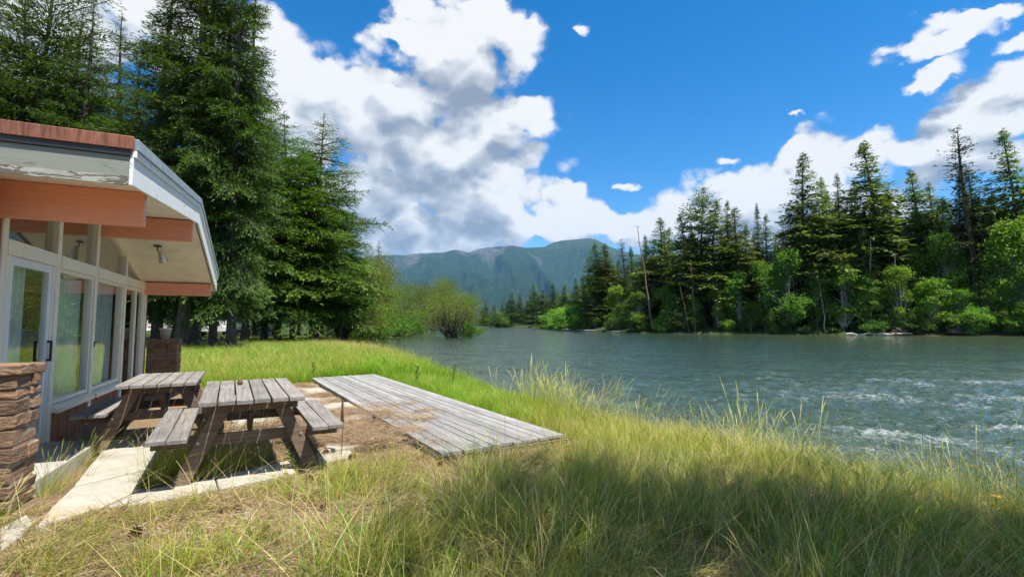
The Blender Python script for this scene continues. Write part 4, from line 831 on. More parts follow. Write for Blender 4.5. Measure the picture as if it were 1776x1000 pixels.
# curtains behind the glass
def curtain(t0, t1, z0, z1, o, label):
    n = 60; ts = np.linspace(t0, t1, n); oo = o + .035 * np.sin(np.arange(n) * 1.15) + .012 * np.sin(np.arange(n) * 2.9); v = []; f = []
    for a_, b_ in zip(ts, oo): v += [(b_, a_, z0), (b_, a_, z1), (b_ - .004, a_, z0), (b_ - .004, a_, z1)]
    for i in range(n - 1):
        for q in ((0, 4, 5, 1), (3, 7, 6, 2)): f.append([4 * i + k for k in q])
    me = mesh_np('curtain', np.array(v), np.array(f), None, [MAT['curtain']], True); c = link('curtain', me, loc=(W0[0], W0[1], 0), rz=HRZ, label=label, cat='curtain', group='curtains behind the glass wall')
curtain(-1.10, -.45, .08, 2.12, -.13, 'narrow pale curtain behind the sliding door by the near stone wall'); curtain(.30, 1.34, .10, 2.12, -.13, 'grey curtain behind the window between the door and the latch'); curtain(1.75, 2.9, .10, 2.12, -.13, 'grey green curtain behind the window with the latch')
# spot lamp under the soffit
def spot(o, t, label):
    e = empty('spot_lamp', wl(o, t, sof(t)), HRZ, label=label, cat='lamp')
    MB().disc_lathe([(0.001, -.001), (.06, -.001), (.06, -.018), (.001, -.02)], 16).build('mount', MAT['black'], e); MB().tube([(0, 0, -.01), (.0, .0, -.07), (.03, -.02, -.10)], .009, 6).build('arm', MAT['black'], e)
    p = [(.005, 0), (.028, -.005), (.034, -.07), (.062, -.15), (.056, -.15), (.03, -.07)]
    s = MB().disc_lathe(p, 18).build('shade', MAT['alum'], e, smooth=True); s.scale = (1.35,) * 3; s.location = (.03, -.02, -.09); s.rotation_euler = (R(18), R(-20), 0)
spot(.52, 2.72, 'small silver cone spot lamp under the cream soffit')
# ------------------------------------------------------------------ low stone walls
def stone_wall(o0, o1, t0, t1, h, label, seed, face_end=True, ledge=0, hmax=.17):
    rg = random.Random(seed); e = empty('stone_wall', (W0[0], W0[1], 0), HRZ, label=label, cat='stone wall', group='stone wing walls of the lodge')
    MB().box(o0, o1 - .012, t0 + .008, t1 - .008, -.05, h - .06).build('core', MAT['mortar'], e)
    def block(x0, x1, y0, y1, z0, z1):
        j = lambda a=.013: rg.uniform(-a, a)
        p = [(x0 + j(), y0 + j(.014), z0 + j()), (x1 + j(), y0 + j(.014), z0 + j()), (x1 + j(), y1 + j(.014), z0 + j()), (x0 + j(), y1 + j(.014), z0 + j()), (x0 + j(), y0 + j(.014), z1 + j()), (x1 + j(), y0 + j(.014), z1 + j()), (x1 + j(), y1 + j(.014), z1 + j()), (x0 + j(), y1 + j(.014), z1 + j())]
        MB().hexa(p).build('stone', MAT['stone'], e, bevel=.011)
    z = 0.0
    while z < h - .10:
        ch = rg.uniform(.065, hmax)
        if z + ch > h - .13: ch = h - .075 - z
        x = o1; first = True; flip = rg.random() < .5
        ln = rg.uniform(.16, .34); d = .0
        while x > o0 + .02:
            ln = rg.uniform(.10, .22); x0 = max(x - ln, o0)
            if first:
                if (t1 - t0) > .3 and flip: block(x0 + .006, x, t0 - .02, t0 + (t1 - t0) * .55, z + .006, z + ch - .006); block(x0 + .006, x + .012, t0 + (t1 - t0) * .55 + .012, t1 + .02, z + .006, z + ch - .006)
                else: block(x0 + .006, x + rg.uniform(-.01, .015), t0 - .02, t1 + .02, z + .006, z + ch - .006)
            elif ch > .14 and rg.random() < .35:
                zm = z + ch * rg.uniform(.4, .6); block(x0 + .006, x - .006, t0 - .015, t0 + .14, z + .006, zm - .005); block(x0 + .006, x - .006, t0 - .015, t0 + .14, zm + .005, z + ch - .006); block(x0 + .006, x - .006, t1 - .14, t1 + .015, z + .006, z + ch - .006)
            else:
                block(x0 + .006, x - .006, t0 - rg.uniform(0, .03), t0 + .14, z + .006, z + ch - .006); block(x0 + .006, x - .006, t1 - .14, t1 + .02, z + .006, z + ch - .006)
            first = False; x = x0
        z += ch
    x = o1 + .02
    while x > o0 + .02:
        ln = rg.uniform(.35, .62); x0 = max(x - ln, o0); block(x0 + .005, x - .005, t0 - .04, t1 + .04, h - .085, h); x = x0
    if ledge:
        x = o1 - .05
        while x > o0: ln = rg.uniform(.4, .7); x0 = max(x - ln, o0 - .01); block(x0 + .005, x - .005, t0 - ledge, t0 - .03, -.04, .17); x = x0
    return e
stone_wall(-1.7, .63, -2.56, -2.16, 1.13, 'near sandstone wing wall beside the sliding door, partly shaded by the eaves', 4, ledge=.12, hmax=.15)
stone_wall(.06, .60, 4.68, 5.06, 1.13, 'far sandstone wing wall with the pale pot on top', 8)
pt = empty('flower_pot', wl(.34, 4.87, 1.135), 0, label='pale round pot standing on the far stone wall', cat='pot')
MB().disc_lathe([(.001, 0), (.075, 0), (.10, .20), (.115, .20), (.115, .235), (.095, .235), (.085, .18), (.001, .18)], 20).build('body', MAT['pot'], pt, smooth=True)
# ------------------------------------------------------------------ slabs and step
patio = empty('patio', (W0[0], W0[1], 0), HRZ, kind='structure'); patio['label'] = 'loose pale stone slabs laid in front of the lodge'
def slab(pts, z0, z1, m='slab', nm='slab'):
    b = MB(); n = len(pts); b.v = [(p[0], p[1], z0) for p in pts] + [(p[0], p[1], z1) for p in pts]
    b.f = [tuple(range(n))[::-1], tuple(range(n, 2 * n))] + [(i, (i + 1) % n, n + (i + 1) % n, n + i) for i in range(n)]; b.mi = [0] * len(b.f)
    return b.build(nm, MAT[m], patio, bevel=.012)
def otp(px, py, z=0.03): P = gp(px, py, z); return ot(P[0], P[1])
slab([otp(192, 762), otp(262, 764), otp(276, 786), otp(258, 812), otp(128, 842)], -.06, .035)
slab([otp(126, 844), otp(257, 814), otp(236, 850), otp(180, 876), otp(62, 912), otp(92, 876)], -.06, .03)
slab([otp(238, 850), otp(372, 826), otp(378, 846), otp(262, 868), otp(186, 876)], -.06, .025)
slab([otp(374, 826), otp(500, 797), otp(514, 818), otp(380, 846)], -.06, .028)
slab([otp(548, 775), otp(608, 772), otp(612, 790), otp(552, 800)], -.05, .02)
slab([otp(0, 915), otp(46, 890), otp(56, 905), otp(30, 935), otp(0, 955)], -.06, .03)
slab([(.09, -2.10), (.62, -2.10), (.66, -.42), (.09, -.30)], -.05, .115, 'step', 'step')
for i, (a, c, o0, o1) in enumerate(((-.95, -.12, 2.95, 3.85), (-.10, .72, 2.85, 3.80), (.74, 1.62, 2.80, 3.72), (1.64, 2.5, 2.0, 3.66), (2.52, 3.4, 1.9, 3.6), (3.42, 4.25, 2.2, 3.5), (-.10, .72, 1.95, 2.83), (.74, 1.62, 1.9, 2.78), (4.27, 5.1, 2.4, 3.4), (-1.8, -.98, 3.0, 3.75))):
    slab([(o0, a), (o1, a + .03), (o1 - .02, c), (o0 + .01, c - .02)], -.05, (.056 if o0 >= 2.79 else .018) + .004 * (i % 3))
# ------------------------------------------------------------------ picnic tables
def picnic_table(o, t, rz, W, Ln, label, seed):
    rg = random.Random(seed); e = empty('picnic_table', wl(o, t, .03), HRZ + rz, label=label, cat='picnic table', group='weathered picnic tables')
    n = 6; bw = (W - .012 * (n - 1)) / n; zt = .70; hl = Ln / 2
    def board(x0, x1, y0, y1, z0, z1, nm):
        xm, ym, zm = (x0 + x1) / 2, (y0 + y1) / 2, z0
        o_ = MB().box(x0 - xm, x1 - xm, y0 - ym, y1 - ym, 0, z1 - z0).build(nm, MAT['table_top'], e, bevel=.006); o_.location = (xm, ym, zm); o_.rotation_euler = (0, rg.uniform(-.012, .012), rg.uniform(-.004, .004))
    for i in range(n):
        x = -W / 2 + i * (bw + .012); board(x, x + bw, -hl + rg.uniform(-.015, .015), hl + rg.uniform(-.015, .015), zt, zt + .042, 'top_board')
    so = .50
    for sg in (-1, 1):
        for k in range(2):
            x = sg * (W / 2 + .07 + k * .155); x0, x1 = sorted((x, x + sg * .145)); board(x0, x1, -hl + rg.uniform(-.02, .02), hl + rg.uniform(-.02, .02), .405, .445, 'seat_board')
    for y in (-hl + .30, hl - .30):
        sgy = -1 if y < 0 else 1
        MB().box(-W / 2 + .03, W / 2 - .03, y - .02, y + .02, zt - .095, zt - .001).build('cleat', MAT['table_leg'], e, bevel=.004)
        MB().box(-W / 2 - .36, W / 2 + .36, y + .021, y + .060, .305, .404).build('seat_support', MAT['table_leg'], e, bevel=.004)
        for sg in (-1, 1):
            MB().hexa([(sg * .56 - .07, y - .062, -.02), (sg * .56 + .07, y - .062, -.02), (sg * .56 + .07, y - .022, -.02), (sg * .56 - .07, y - .022, -.02), (sg * .22 - .065, y - .062, zt - .004), (sg * .22 + .065, y - .062, zt - .004), (sg * .22 + .065, y - .022, zt - .004), (sg * .22 - .065, y - .022, zt - .004)]).build('leg', MAT['table_leg'], e, bevel=.004)
        MB().bar((0, y + .03 * -sgy, zt - .10), (0, y * .15, .345), .04, .085).build('brace', MAT['table_leg'], e)
    for y in (-hl + .30, hl - .30):
        for sg in (-1, 1): MB().disc_lathe([(.001, .010), (.012, .008), (.014, 0)], 8).build('bolt', MAT['alum'], e, loc=(0, 0, 0)).matrix_local = Matrix.Translation((sg * .43, y - .063, .35)) @ Matrix.Rotation(R(90), 4, 'X')
    MB().box(-.045, .045, -.3, .3, zt - .06, zt - .002).build('cleat', MAT['table_leg'], e)
    return e
picnic_table(2.22, -1.74, R(4), .86, 1.86, 'grey weathered picnic table beside the deck, nearer of two', 3)
picnic_table(1.20, -.12, R(3), .76, 1.55, 'grey weathered picnic table close against the window wall', 7)
# ------------------------------------------------------------------ deck
DA = np.array(gp(978, 752, .105)[:2]); DB = np.array(gp(650, 648, .105)[:2]); DC = np.array(gp(752, 793, .10)[:2])
dl = DB - DA; DL = np.linalg.norm(dl); dl /= DL; dw = np.array([-dl[1], dl[0]]); dw = dw if dw @ (DC - DA) > 0 else -dw
drz = math.atan2(dl[1], dl[0]) - math.pi / 2
deck = empty('deck', (DA[0], DA[1], 0), drz, label='low grey weathered timber deck by the river bank', cat='deck')
rg = random.Random(2); bw = .128; nb = 13
for i in range(nb):                                              # local -x is towards the house
    x1 = -i * bw; x0 = x1 - bw + .009; y0 = -.02 + rg.uniform(-.02, .02) - .10 * (i / nb); y1 = DL + rg.uniform(-.02, .02) - .2 * (i / nb)
    if i >= 13: y0 += (2.9 if i < 15 else 4.0 if i < 17 else 5.2) + rg.uniform(-.2, .2)
    xm = (x0 + x1) / 2; ym = (y0 + y1) / 2
    brk = [y0, y1] if rg.random() < .5 else [y0, y0 + (y1 - y0) * rg.uniform(.3, .7), y1]
    for a, c in zip(brk[:-1], brk[1:]):
        b = MB().box(x0 - xm, x1 - xm, -(c - a) / 2 + .002, (c - a) / 2 - .002, 0, .036).build('board', MAT['deck'], deck, bevel=.004); b.location = (xm, (a + c) / 2, .069 + rg.uniform(-.004, .004)); b.rotation_euler = (0, rg.uniform(-.012, .012), 0)
MB().box(-bw * 13, -.01, -.10, -.062, .0, .067).build('rim_joist', MAT['table_leg'], deck); MB().box(-.045, -.01, -.06, DL - .05, -.05, .067).build('rim_joist', MAT['table_leg'], deck); MB().box(-bw * 13 + .012, -bw * 13 + .05, -.06, DL - .25, -.05, .067).build('rim_joist', MAT['deck'], deck)
for y in np.arange(.4, DL, .8): MB().box(-bw * 13 + .052, -.05, y - .02, y + .02, -.04, .066).build('joist', MAT['table_leg'], deck)
for i, y in enumerate((-.02, 1.6)): MB().box(-.42 - i * .5, -.25 - i * .5, y - .07, y + .05, -.12, -.002).build('support_block', MAT['stone'], deck, bevel=.012)

# ------------------------------------------------------------------ grass (stuff): tuft meshes set out by geometry nodes
def blades(seed, n, h0, h1, wid, spread, lean, cols, seg=4, head=0.0, curl=.5, dirb=None, dirk=0):
    rg = np.random.default_rng(seed); L = rg.uniform(h0, h1, n); a = rg.random(n) * 6.283; r = spread * np.sqrt(rg.random(n))
    base = np.c_[r * np.cos(a), r * np.sin(a), np.full(n, -.02)]; a2 = a + rg.normal(0, .8, n)
    le = np.abs(rg.normal(lean, lean * .5, n)); dx = np.c_[np.cos(a2), np.sin(a2)] * le[:, None]
    if dirb is not None: dx = dx + np.array(dirb) * dirk * rg.uniform(.4, 1.4, (n, 1))
    s = np.linspace(0, 1, seg + 1); V = []; 
    up = 1 / np.sqrt(1 + (dx ** 2).sum(1)); cv = curl * rg.uniform(.3, 1.5, n)
    sd = np.c_[-dx[:, 1], dx[:, 0], np.zeros(n)]; sd /= np.linalg.norm(sd, axis=1)[:, None] + 1e-6; tw = rg.normal(0, .6, n); sd = sd * np.cos(tw)[:, None] + np.c_[dx, np.zeros(n)] / (np.linalg.norm(dx, axis=1)[:, None] + 1e-6) * np.sin(tw)[:, None]
    for k in s:
        p = base + np.c_[dx * (L * up * k * (1 + cv * k))[:, None], L * up * k * (1 - .28 * cv * k * k)]
        w = wid * (1 - k) ** .7 * np.where(k < .05, .8, 1) + wid * .06
        if head: w = np.where((k > .74), wid * head * (1.05 - k) * 3, wid * .35)
        w = w * np.ones(n)
        V.append(np.stack([p - sd * (w / 2)[:, None], p + sd * (w / 2)[:, None]], 1))
    V = np.stack(V, 1).reshape(n, -1, 3); m = (seg + 1) * 2
    f = np.array([[2 * k, 2 * k + 1, 2 * k + 3, 2 * k + 2] for k in range(seg)]); F = (f[None] + np.arange(n)[:, None, None] * m).reshape(-1, 4)
    ci = rg.choice(len(cols), n, p=np.array([c[1] for c in cols]) / sum(c[1] for c in cols)); cc = np.array([c[0] for c in cols])[ci] * rg.uniform(.75, 1.25, (n, 1))
    return V.reshape(-1, 3), F, np.repeat(cc, m, 0)
def tuft(name, *parts, m='grass'):
    v = []; f = []; c = []; b = 0
    for (V_, F_, C_) in parts: v.append(V_); f.append(F_ + b); c.append(C_); b += len(V_)
    me = mesh_np(name, np.concatenate(v), np.concatenate(f), np.concatenate(c), [MAT[m]]); return bpy.data.objects.new(name, me)
G1 = (.095, .19, .020); G2 = (.16, .30, .026); G3 = (.27, .34, .030); STR = (.54, .43, .11); STR2 = (.42, .34, .085); OLV = (.17, .20, .030); PALE = (.56, .49, .22); LUSH = (.13, .32, .020); LUSH2 = (.26, .43, .030)
TUFT = {
 'lush': [tuft('tuft_lush_%d' % i, blades(50 + i, 46, .22, .46, .0085, .13, .35, [(LUSH, 4), (LUSH2, 4), (G3, 2.2), (STR, .5)], dirb=(.8, .3), dirk=.18)) for i in range(4)],
 'bank': [tuft('tuft_bank_%d' % i, blades(60 + i, 40, .20, .46, .006, .12, .35, [(G2, 2.4), (G3, 3.4), (STR2, 2.2), (STR, 1.2), (G1, .8)], dirb=(.8, .3), dirk=.15), blades(160 + i, 5, .45, .72, .006, .10, .25, [(PALE, 2), (STR, 2)], head=.9, seg=6)) for i in range(4)],
 'dry': [tuft('tuft_dry_%d' % i, blades(70 + i, 46, .16, .42, .0042, .11, .42, [(STR, 2.6), (STR2, 2.2), (G3, 3.0), (OLV, 1.4), (G2, 1.2)], dirb=(.7, .4), dirk=.25)) for i in range(4)],
 'tall': [tuft('tuft_tall_%d' % i, blades(80 + i, 38, .30, .64, .0055, .09, .50, [(G1, 1.3), (G2, 2.2), (OLV, 1.3), (STR2, 2.6), (PALE, 2.8), (G3, 2.4)], seg=6, curl=.8, dirb=(.9, .3), dirk=.35)) for i in range(5)],
 'seed': [tuft('tuft_seed_%d' % i, blades(90 + i, 12, .45, .72, .0055, .09, .30, [(PALE, 2), (STR, 2), (G3, 2.0)], head=1.7, seg=7, dirb=(.9, .25), dirk=.25), blades(190 + i, 20, .2, .45, .005, .09, .4, [(G2, 2), (G3, 2), (STR2, 2)], dirb=(.8, .3), dirk=.2)) for i in range(3)],
 'straw': [tuft('tuft_straw_%d' % i, blades(130 + i, 7, .45, .75, .0042, .08, .75, [(PALE, 3), (STR, 2), (G2, 1.2)], seg=7, curl=.6)) for i in range(5)],
 'short': [tuft('tuft_short_%d' % i, blades(100 + i, 26, .05, .16, .004, .09, .7, [(STR, 2), (G3, 2.4), (OLV, 2), (STR2, 2)])) for i in range(3)],
 'weed': [tuft('tuft_weed_%d' % i, blades(110 + i, 26, .06, .20, .035, .10, .8, [((.07, .15, .03), 2), ((.10, .21, .04), 2)], seg=3, curl=.9)) for i in range(3)],
}
def needles(seed, n):
    rg = np.random.default_rng(seed); p = np.c_[rg.uniform(-.16, .16, (n, 2)), rg.uniform(.002, .022, n)]; a = rg.random(n) * 6.283; d = np.c_[np.cos(a), np.sin(a), rg.normal(0, .12, n)]
    v, f = kites(p, d, rg.uniform(.06, .16, n), np.full(n, .0035), np.array([[0, 0, 1.]]) + rg.normal(0, .3, (n, 3)), rg)
    cc = np.array([(.30, .18, .10), (.38, .26, .15), (.20, .12, .07), (.42, .34, .23)])[rg.integers(0, 4, n)] * rg.uniform(.7, 1.2, (n, 1)); return v, f, np.repeat(cc, 4, 0)
def matted(seed, n):
    rg = np.random.default_rng(seed); p = np.c_[rg.uniform(-.2, .2, (n, 2)), rg.uniform(.004, .07, n)]; a = rg.normal(.5, 1.1, n); d = np.c_[np.cos(a), np.sin(a), rg.normal(.05, .18, n)]
    v, f = kites(p, d, rg.uniform(.14, .36, n), np.full(n, .005), np.array([[0, 0, 1.]]) + rg.normal(0, .4, (n, 3)), rg)
    cc = np.array([STR2, (.36, .27, .12), (.26, .21, .10), OLV, (.46, .40, .24)])[rg.integers(0, 5, n)] * rg.uniform(.7, 1.2, (n, 1)); return v, f, np.repeat(cc, 4, 0)
TUFT['mat'] = [tuft('matted_%d' % i, matted(140 + i, 70)) for i in range(3)]
TUFT['needle'] = [tuft('litter_%d' % i, needles(120 + i, 120), m='litter') for i in range(3)]
TCOL = {}
for k_, obs in TUFT.items():
    cl = bpy.data.collections.new('tufts_' + k_); [cl.objects.link(o) for o in obs]; TCOL[k_] = cl
def scatter_group(coll):
    ng = bpy.data.node_groups.new('scatter_' + coll.name, 'GeometryNodeTree')
    ng.interface.new_socket('Geometry', in_out='INPUT', socket_type='NodeSocketGeometry'); ng.interface.new_socket('Geometry', in_out='OUTPUT', socket_type='NodeSocketGeometry')
    N = ng.nodes; Lk = ng.links; i = N.new('NodeGroupInput'); o = N.new('NodeGroupOutput'); ip = N.new('GeometryNodeInstanceOnPoints'); ci = N.new('GeometryNodeCollectionInfo')
    ci.inputs['Collection'].default_value = coll; ci.inputs['Separate Children'].default_value = True; ci.inputs['Reset Children'].default_value = True
    ip.inputs['Pick Instance'].default_value = True
    def att(nm, ty): n = N.new('GeometryNodeInputNamedAttribute'); n.data_type = ty; n.inputs['Name'].default_value = nm; return n.outputs['Attribute']
    Lk.new(i.outputs[0], ip.inputs['Points']); Lk.new(ci.outputs[0], ip.inputs['Instance']); Lk.new(att('pick', 'INT'), ip.inputs['Instance Index']); Lk.new(att('scl', 'FLOAT_VECTOR'), ip.inputs['Scale'])
    er = N.new('FunctionNodeEulerToRotation'); Lk.new(att('rot', 'FLOAT_VECTOR'), er.inputs[0]); Lk.new(er.outputs[0], ip.inputs['Rotation']); Lk.new(ip.outputs[0], o.inputs[0]); return ng
def surf_z(p):
    z = ground_z(p[:, 0], p[:, 1]); o, t = ot(p[:, 0], p[:, 1]); u, v = deck_uv(p[:, 0], p[:, 1])
    for pl, h_ in zip(SLABS, SLABZ): z = np.where(in_poly(o, t, pl), h_ + .003, z)
    return np.where((u > 0) & (u < .128 * 13) & (v > -.02) & (v < DL), .107, z)
def scatter(name, kind, pts, smin, smax, label, seed, zs=1.0, rzfree=.7, cat='grass'):
    rg = np.random.default_rng(seed); n = len(pts); z = surf_z(pts) if cat == 'litter' else ground_z(pts[:, 0], pts[:, 1]); me = bpy.data.meshes.new(name); me.vertices.add(n)
    me.vertices.foreach_set('co', np.c_[pts[:, :2], z].astype(np.float32).ravel())
    s = rg.uniform(smin, smax, n); sv = np.c_[s, s, s * zs * rg.uniform(.85, 1.15, n)]
    if pts.shape[1] > 2: sv = sv * pts[:, 2:3]
    rt = np.c_[rg.normal(0, .06, (n, 2)), rg.normal(0, rzfree, n)]
    for nm, ty, d in (('scl', 'FLOAT_VECTOR', sv), ('rot', 'FLOAT_VECTOR', rt)): me.attributes.new(nm, ty, 'POINT').data.foreach_set('vector', d.astype(np.float32).ravel())
    me.attributes.new('pick', 'INT', 'POINT').data.foreach_set('value', rg.integers(0, len(TUFT[kind]), n).astype(np.int32))
    o = link(name, me, kind='stuff', label=label, cat=cat); md = o.modifiers.new('scatter', 'NODES'); md.node_group = scatter_group(TCOL[kind]); return o
def cand(n, x0, x1, y0, y1, seed):
    rg = np.random.default_rng(seed); p = np.c_[rg.uniform(x0, x1, n), rg.uniform(y0, y1, n)]; return p, rg.random(n)
SLABS = [[(v.co.x, v.co.y) for v in o.data.vertices][:len(o.data.vertices) // 2] for o in patio.children]
SLABZ = [max(v.co.z for v in o.data.vertices) for o in patio.children]
def in_poly(o, t, poly):
    ins = np.zeros(o.shape, bool); n = len(poly)
    for i in range(n):
        ax, ay = poly[i]; bx, by = poly[(i + 1) % n]
        if ay != by: ins ^= ((ay > t) != (by > t)) & (o < (bx - ax) * (t - ay) / (by - ay) + ax)
    return ins
def slab_dist(o, t):
    d = np.full(o.shape, 9.)
    for pl in SLABS[:6]:
        for i in range(len(pl)):
            ax, ay = pl[i]; bx, by = pl[(i + 1) % len(pl)]; dx, dy = bx - ax, by - ay; k = np.clip(((o - ax) * dx + (t - ay) * dy) / (dx * dx + dy * dy + 1e-9), 0, 1); d = np.minimum(d, np.hypot(o - ax - k * dx, t - ay - k * dy))
    return d
def deck_uv(x, y): return (x - DA[0]) * dw[0] + (y - DA[1]) * dw[1], (x - DA[0]) * dl[0] + (y - DA[1]) * dl[1]
def free(p, slab_ok=False):
    o, t = ot(p[:, 0], p[:, 1]); u, v = deck_uv(p[:, 0], p[:, 1])
    bad = (o < .12) & (t > -2.7) & (t < 5.2); bad |= (o < .7) & (t > -2.75) & (t < -2.0); bad |= (o < .68) & (t > 4.6) & (t < 5.15)
    bad |= (u > -.04) & (u < .128 * 13.2) & (v > -.15) & (v < DL + .05);
    if not slab_ok:
        for pl in SLABS: bad |= in_poly(o, t, pl)
    return ~bad & (river_sd(p[:, 0], p[:, 1]) > .05)
def inview(p, m=1.12): return (np.abs(p[:, 0]) < p[:, 1] * 1.04 * m + .6)
# lawn beyond the patio
p, u = cand(60000, -26, 0, 11, 46, 1); o, t = ot(p[:, 0], p[:, 1]); sd = river_sd(p[:, 0], p[:, 1])
dn = np.clip(sstep(5.0, 5.7, t), 0, 1) * np.clip(18 / p[:, 1], .25, 1) * sstep(.1, .5, sd); ok = free(p) & inview(p) & (u < dn) & ~((t < 6.2) & (o > 3.2) & (o < 5.2))
p = p[ok]; sh = (1 - .35 * sstep(24, 34, p[:, 1])) * (.75 + .5 * fbm(p[:, 0] * .5, p[:, 1] * .5, 8, 3)); sh *= 1 + .25 * np.exp(-((river_sd(p[:, 0], p[:, 1]) - 1.5) / 1.5) ** 2)
pk = np.random.default_rng(12).random(len(p)) < .22 + .3 * sstep(.5, .65, fbm(p[:, 0] * .35, p[:, 1] * .35, 61, 3)); scatter('lawn_grass', 'lush', np.c_[p, sh][~pk], .85, 1.25, 'tall bright green grass on the lawn beyond the patio', 2)
scatter('lawn_seed_grass', 'bank', np.c_[p, sh][pk], .8, 1.2, 'paler seeding grass mixed into the lawn beyond the patio', 22)
# bank beside the deck
p, u = cand(26000, -6, 8, 4, 16, 3); o, t = ot(p[:, 0], p[:, 1]); uu, vv = deck_uv(p[:, 0], p[:, 1]); sd = river_sd(p[:, 0], p[:, 1])
side = (uu < -.05) & (vv > -.6); gr = sstep(-.5, 3.5, vv + (fbm(p[:, 0], p[:, 1], 15, 3) - .5) * 3)
ok = free(p) & side & (u < gr * .85 * sstep(-.0, -.35, uu)); scatter('bank_grass_green', 'lush', np.c_[p[ok], np.full(ok.sum(), .78)], .7, 1.1, 'bright green grass on the bank beside the far half of the deck', 4)
ok = free(p) & side & (u < (1 - gr * .8) * .75 * sstep(.05, -.3, uu) * sstep(.1, .5, sd)); scatter('bank_grass', 'bank', np.c_[p[ok], np.full(ok.sum(), .72)], .7, 1.15, 'yellow green grass on the bank beside the near half of the deck', 5)
# right part of the bank, down to the water
p, u = cand(26000, .2, 11, 2.0, 9.2, 6); uu, vv = deck_uv(p[:, 0], p[:, 1]); sd = river_sd(p[:, 0], p[:, 1])
nearw = np.exp(-((sd - .8) / 1.1) ** 2); ok = free(p) & inview(p, 1.25) & (vv < -.3) & (u < .30 * nearw * (.5 + fbm(p[:, 0] * 1.2, p[:, 1] * 1.2, 18, 3)))
scatter('shore_grass', 'bank', np.c_[p[ok], (.75 + .5 * fbm(p[ok, 0] * .8, p[ok, 1] * .8, 4, 2)) * (1 - .55 * sstep(2, 5, p[ok, 0]))], .5, .85, 'sunlit yellow green grass along the water edge', 7)
tl = np.array([(3.35, 6.9), (3.6, 6.75), (3.1, 7.1), (3.85, 6.8), (1.2, 8.3), (1.0, 8.5), (.75, 8.6), (1.5, 8.0), (5.1, 5.6), (4.9, 5.9), (.5, 8.9), (.3, 9.1)]); rgt = np.random.default_rng(4); tl = np.repeat(tl, 7, 0) + rgt.normal(0, .16, (84, 2)); ex = np.c_[rgt.uniform(.3, 6, 160), rgt.uniform(4, 10, 160)]; esd = river_sd(ex[:, 0], ex[:, 1]); tl = np.concatenate([tl, ex[(esd > .3) & (esd < 1.5)]])
scatter('tall_shore_grass', 'seed', tl, 1.15, 1.7, 'tall seeding grass clumps standing up against the river', 8)
# foreground
p, u = cand(46000, -5.5, 8, 1.6, 12, 9); o, t = ot(p[:, 0], p[:, 1]); uu, vv = deck_uv(p[:, 0], p[:, 1]); sd = river_sd(p[:, 0], p[:, 1]); F0 = free(p) & inview(p, 1.25)
pat = fbm(p[:, 0] * 1.1, p[:, 1] * 1.1, 24, 3); sdist = slab_dist(o, t)
front = (t < -2.55) | ((vv < -.15) & (o > 2.9)); rightw = sstep(-1.6, 1.2, p[:, 0] - (p[:, 1] - 4.2) * .5)
ok = F0 & front & (u < (.015 + .10 * rightw) * sstep(.50, .58, pat)) & (sdist > .45); ok &= ~((vv > -1.0) & (uu > -.5) & (u > .06)); hs_ = np.where(p[ok, 1] < 2.2, .75, 1.0) * (1 - .4 * sstep(2.5, 5, p[ok, 0]))
scatter('tall_grass', 'tall', np.c_[p[ok], hs_], .5, .85, 'tall green and straw coloured grass in the shaded foreground', 10)
cc_ = np.array([(-.35, 3.6), (.25, 3.3), (.6, 3.9), (1.3, 3.5), (-.9, 3.1), (1.9, 3.3), (-.1, 4.4), (2.5, 3.6)]); rgc = np.random.default_rng(31); cl_ = np.repeat(cc_, 11, 0) + rgc.normal(0, .17, (88, 2)); scatter('clump_grass', 'tall', cl_[free(cl_)], .8, 1.1, 'big loose clumps of long grass at the bottom of the slope', 26)
pat2 = fbm(p[:, 0] * 1.6 + 9, p[:, 1] * 1.6, 29, 3); u2 = np.random.default_rng(77).random(len(p))
dd = (.09 + .02 * rightw) * sstep(.42, .58, pat2); strip = (t > -3.6) & (t < -2.5) & (o < 3.0); dd = np.where(strip, np.maximum(dd, .16 * sstep(.40, .55, pat2)), dd)
ok = F0 & front & (u2 < dd); fs = .32 + .68 * sstep(.12, .6, sdist[ok]); scatter('dry_grass', 'dry', np.c_[p[ok], fs], .6, 1.05, 'short yellowing grass in front of the slabs', 11)
u3 = np.random.default_rng(78).random(len(p)); mid = (t > -3.4) & (t < 1.0) & (o > 2.6)
ok = F0 & (front | mid) & (u3 < np.where(mid & ~front, .07, .20)); scatter('short_grass', 'short', p[ok], .7, 1.3, 'sparse short grass between needles and cones', 12)
u4 = np.random.default_rng(79).random(len(p)); okf = free(p, True); ondeck = (uu > .25) & (uu < .128 * 13) & (vv > 0) & (vv < 4.5)
mid2 = (t > -3.4) & (t < 5.2) & (o > 1.9); lit = np.where(mid2, .30 * sstep(.52, .64, fbm(p[:, 0] * 1.7, p[:, 1] * 1.7, 91, 3)), 0) + np.where(front, .55, .0) + np.where(mid, .45 * sstep(.40, .62, fbm(p[:, 0] * 1.4, p[:, 1] * 1.4, 33, 3) + .25 * sstep(.4, -1.6, t)), 0); onpath = np.zeros(len(p), bool)
for pl in SLABS[:6]: onpath |= in_poly(o, t, pl)
ok = okf & inview(p, 1.2) & (u4 < lit * 1.3) & ~(onpath & (u4 > .012)) & ((sdist > .10) | (u4 < .1)); ok |= ondeck & (u4 < .30 * sstep(1.0, 1.75, uu + (pat2 - .5) * 1.8) * sstep(4.2, 1.5, vv)) 
scatter('needle_litter', 'needle', p[ok], .8, 1.4, 'fallen pine needles on the ground between slabs and deck', 13, rzfree=3, cat='litter')
us = np.random.default_rng(80).random(len(p)); ok = F0 & front & (us < .016 + .085 * rightw) & (p[:, 1] > 2.3); scatter('straw_stalks', 'straw', p[ok], .7, 1.1, 'long pale straw stalks leaning every way over the foreground grass', 23, rzfree=3)
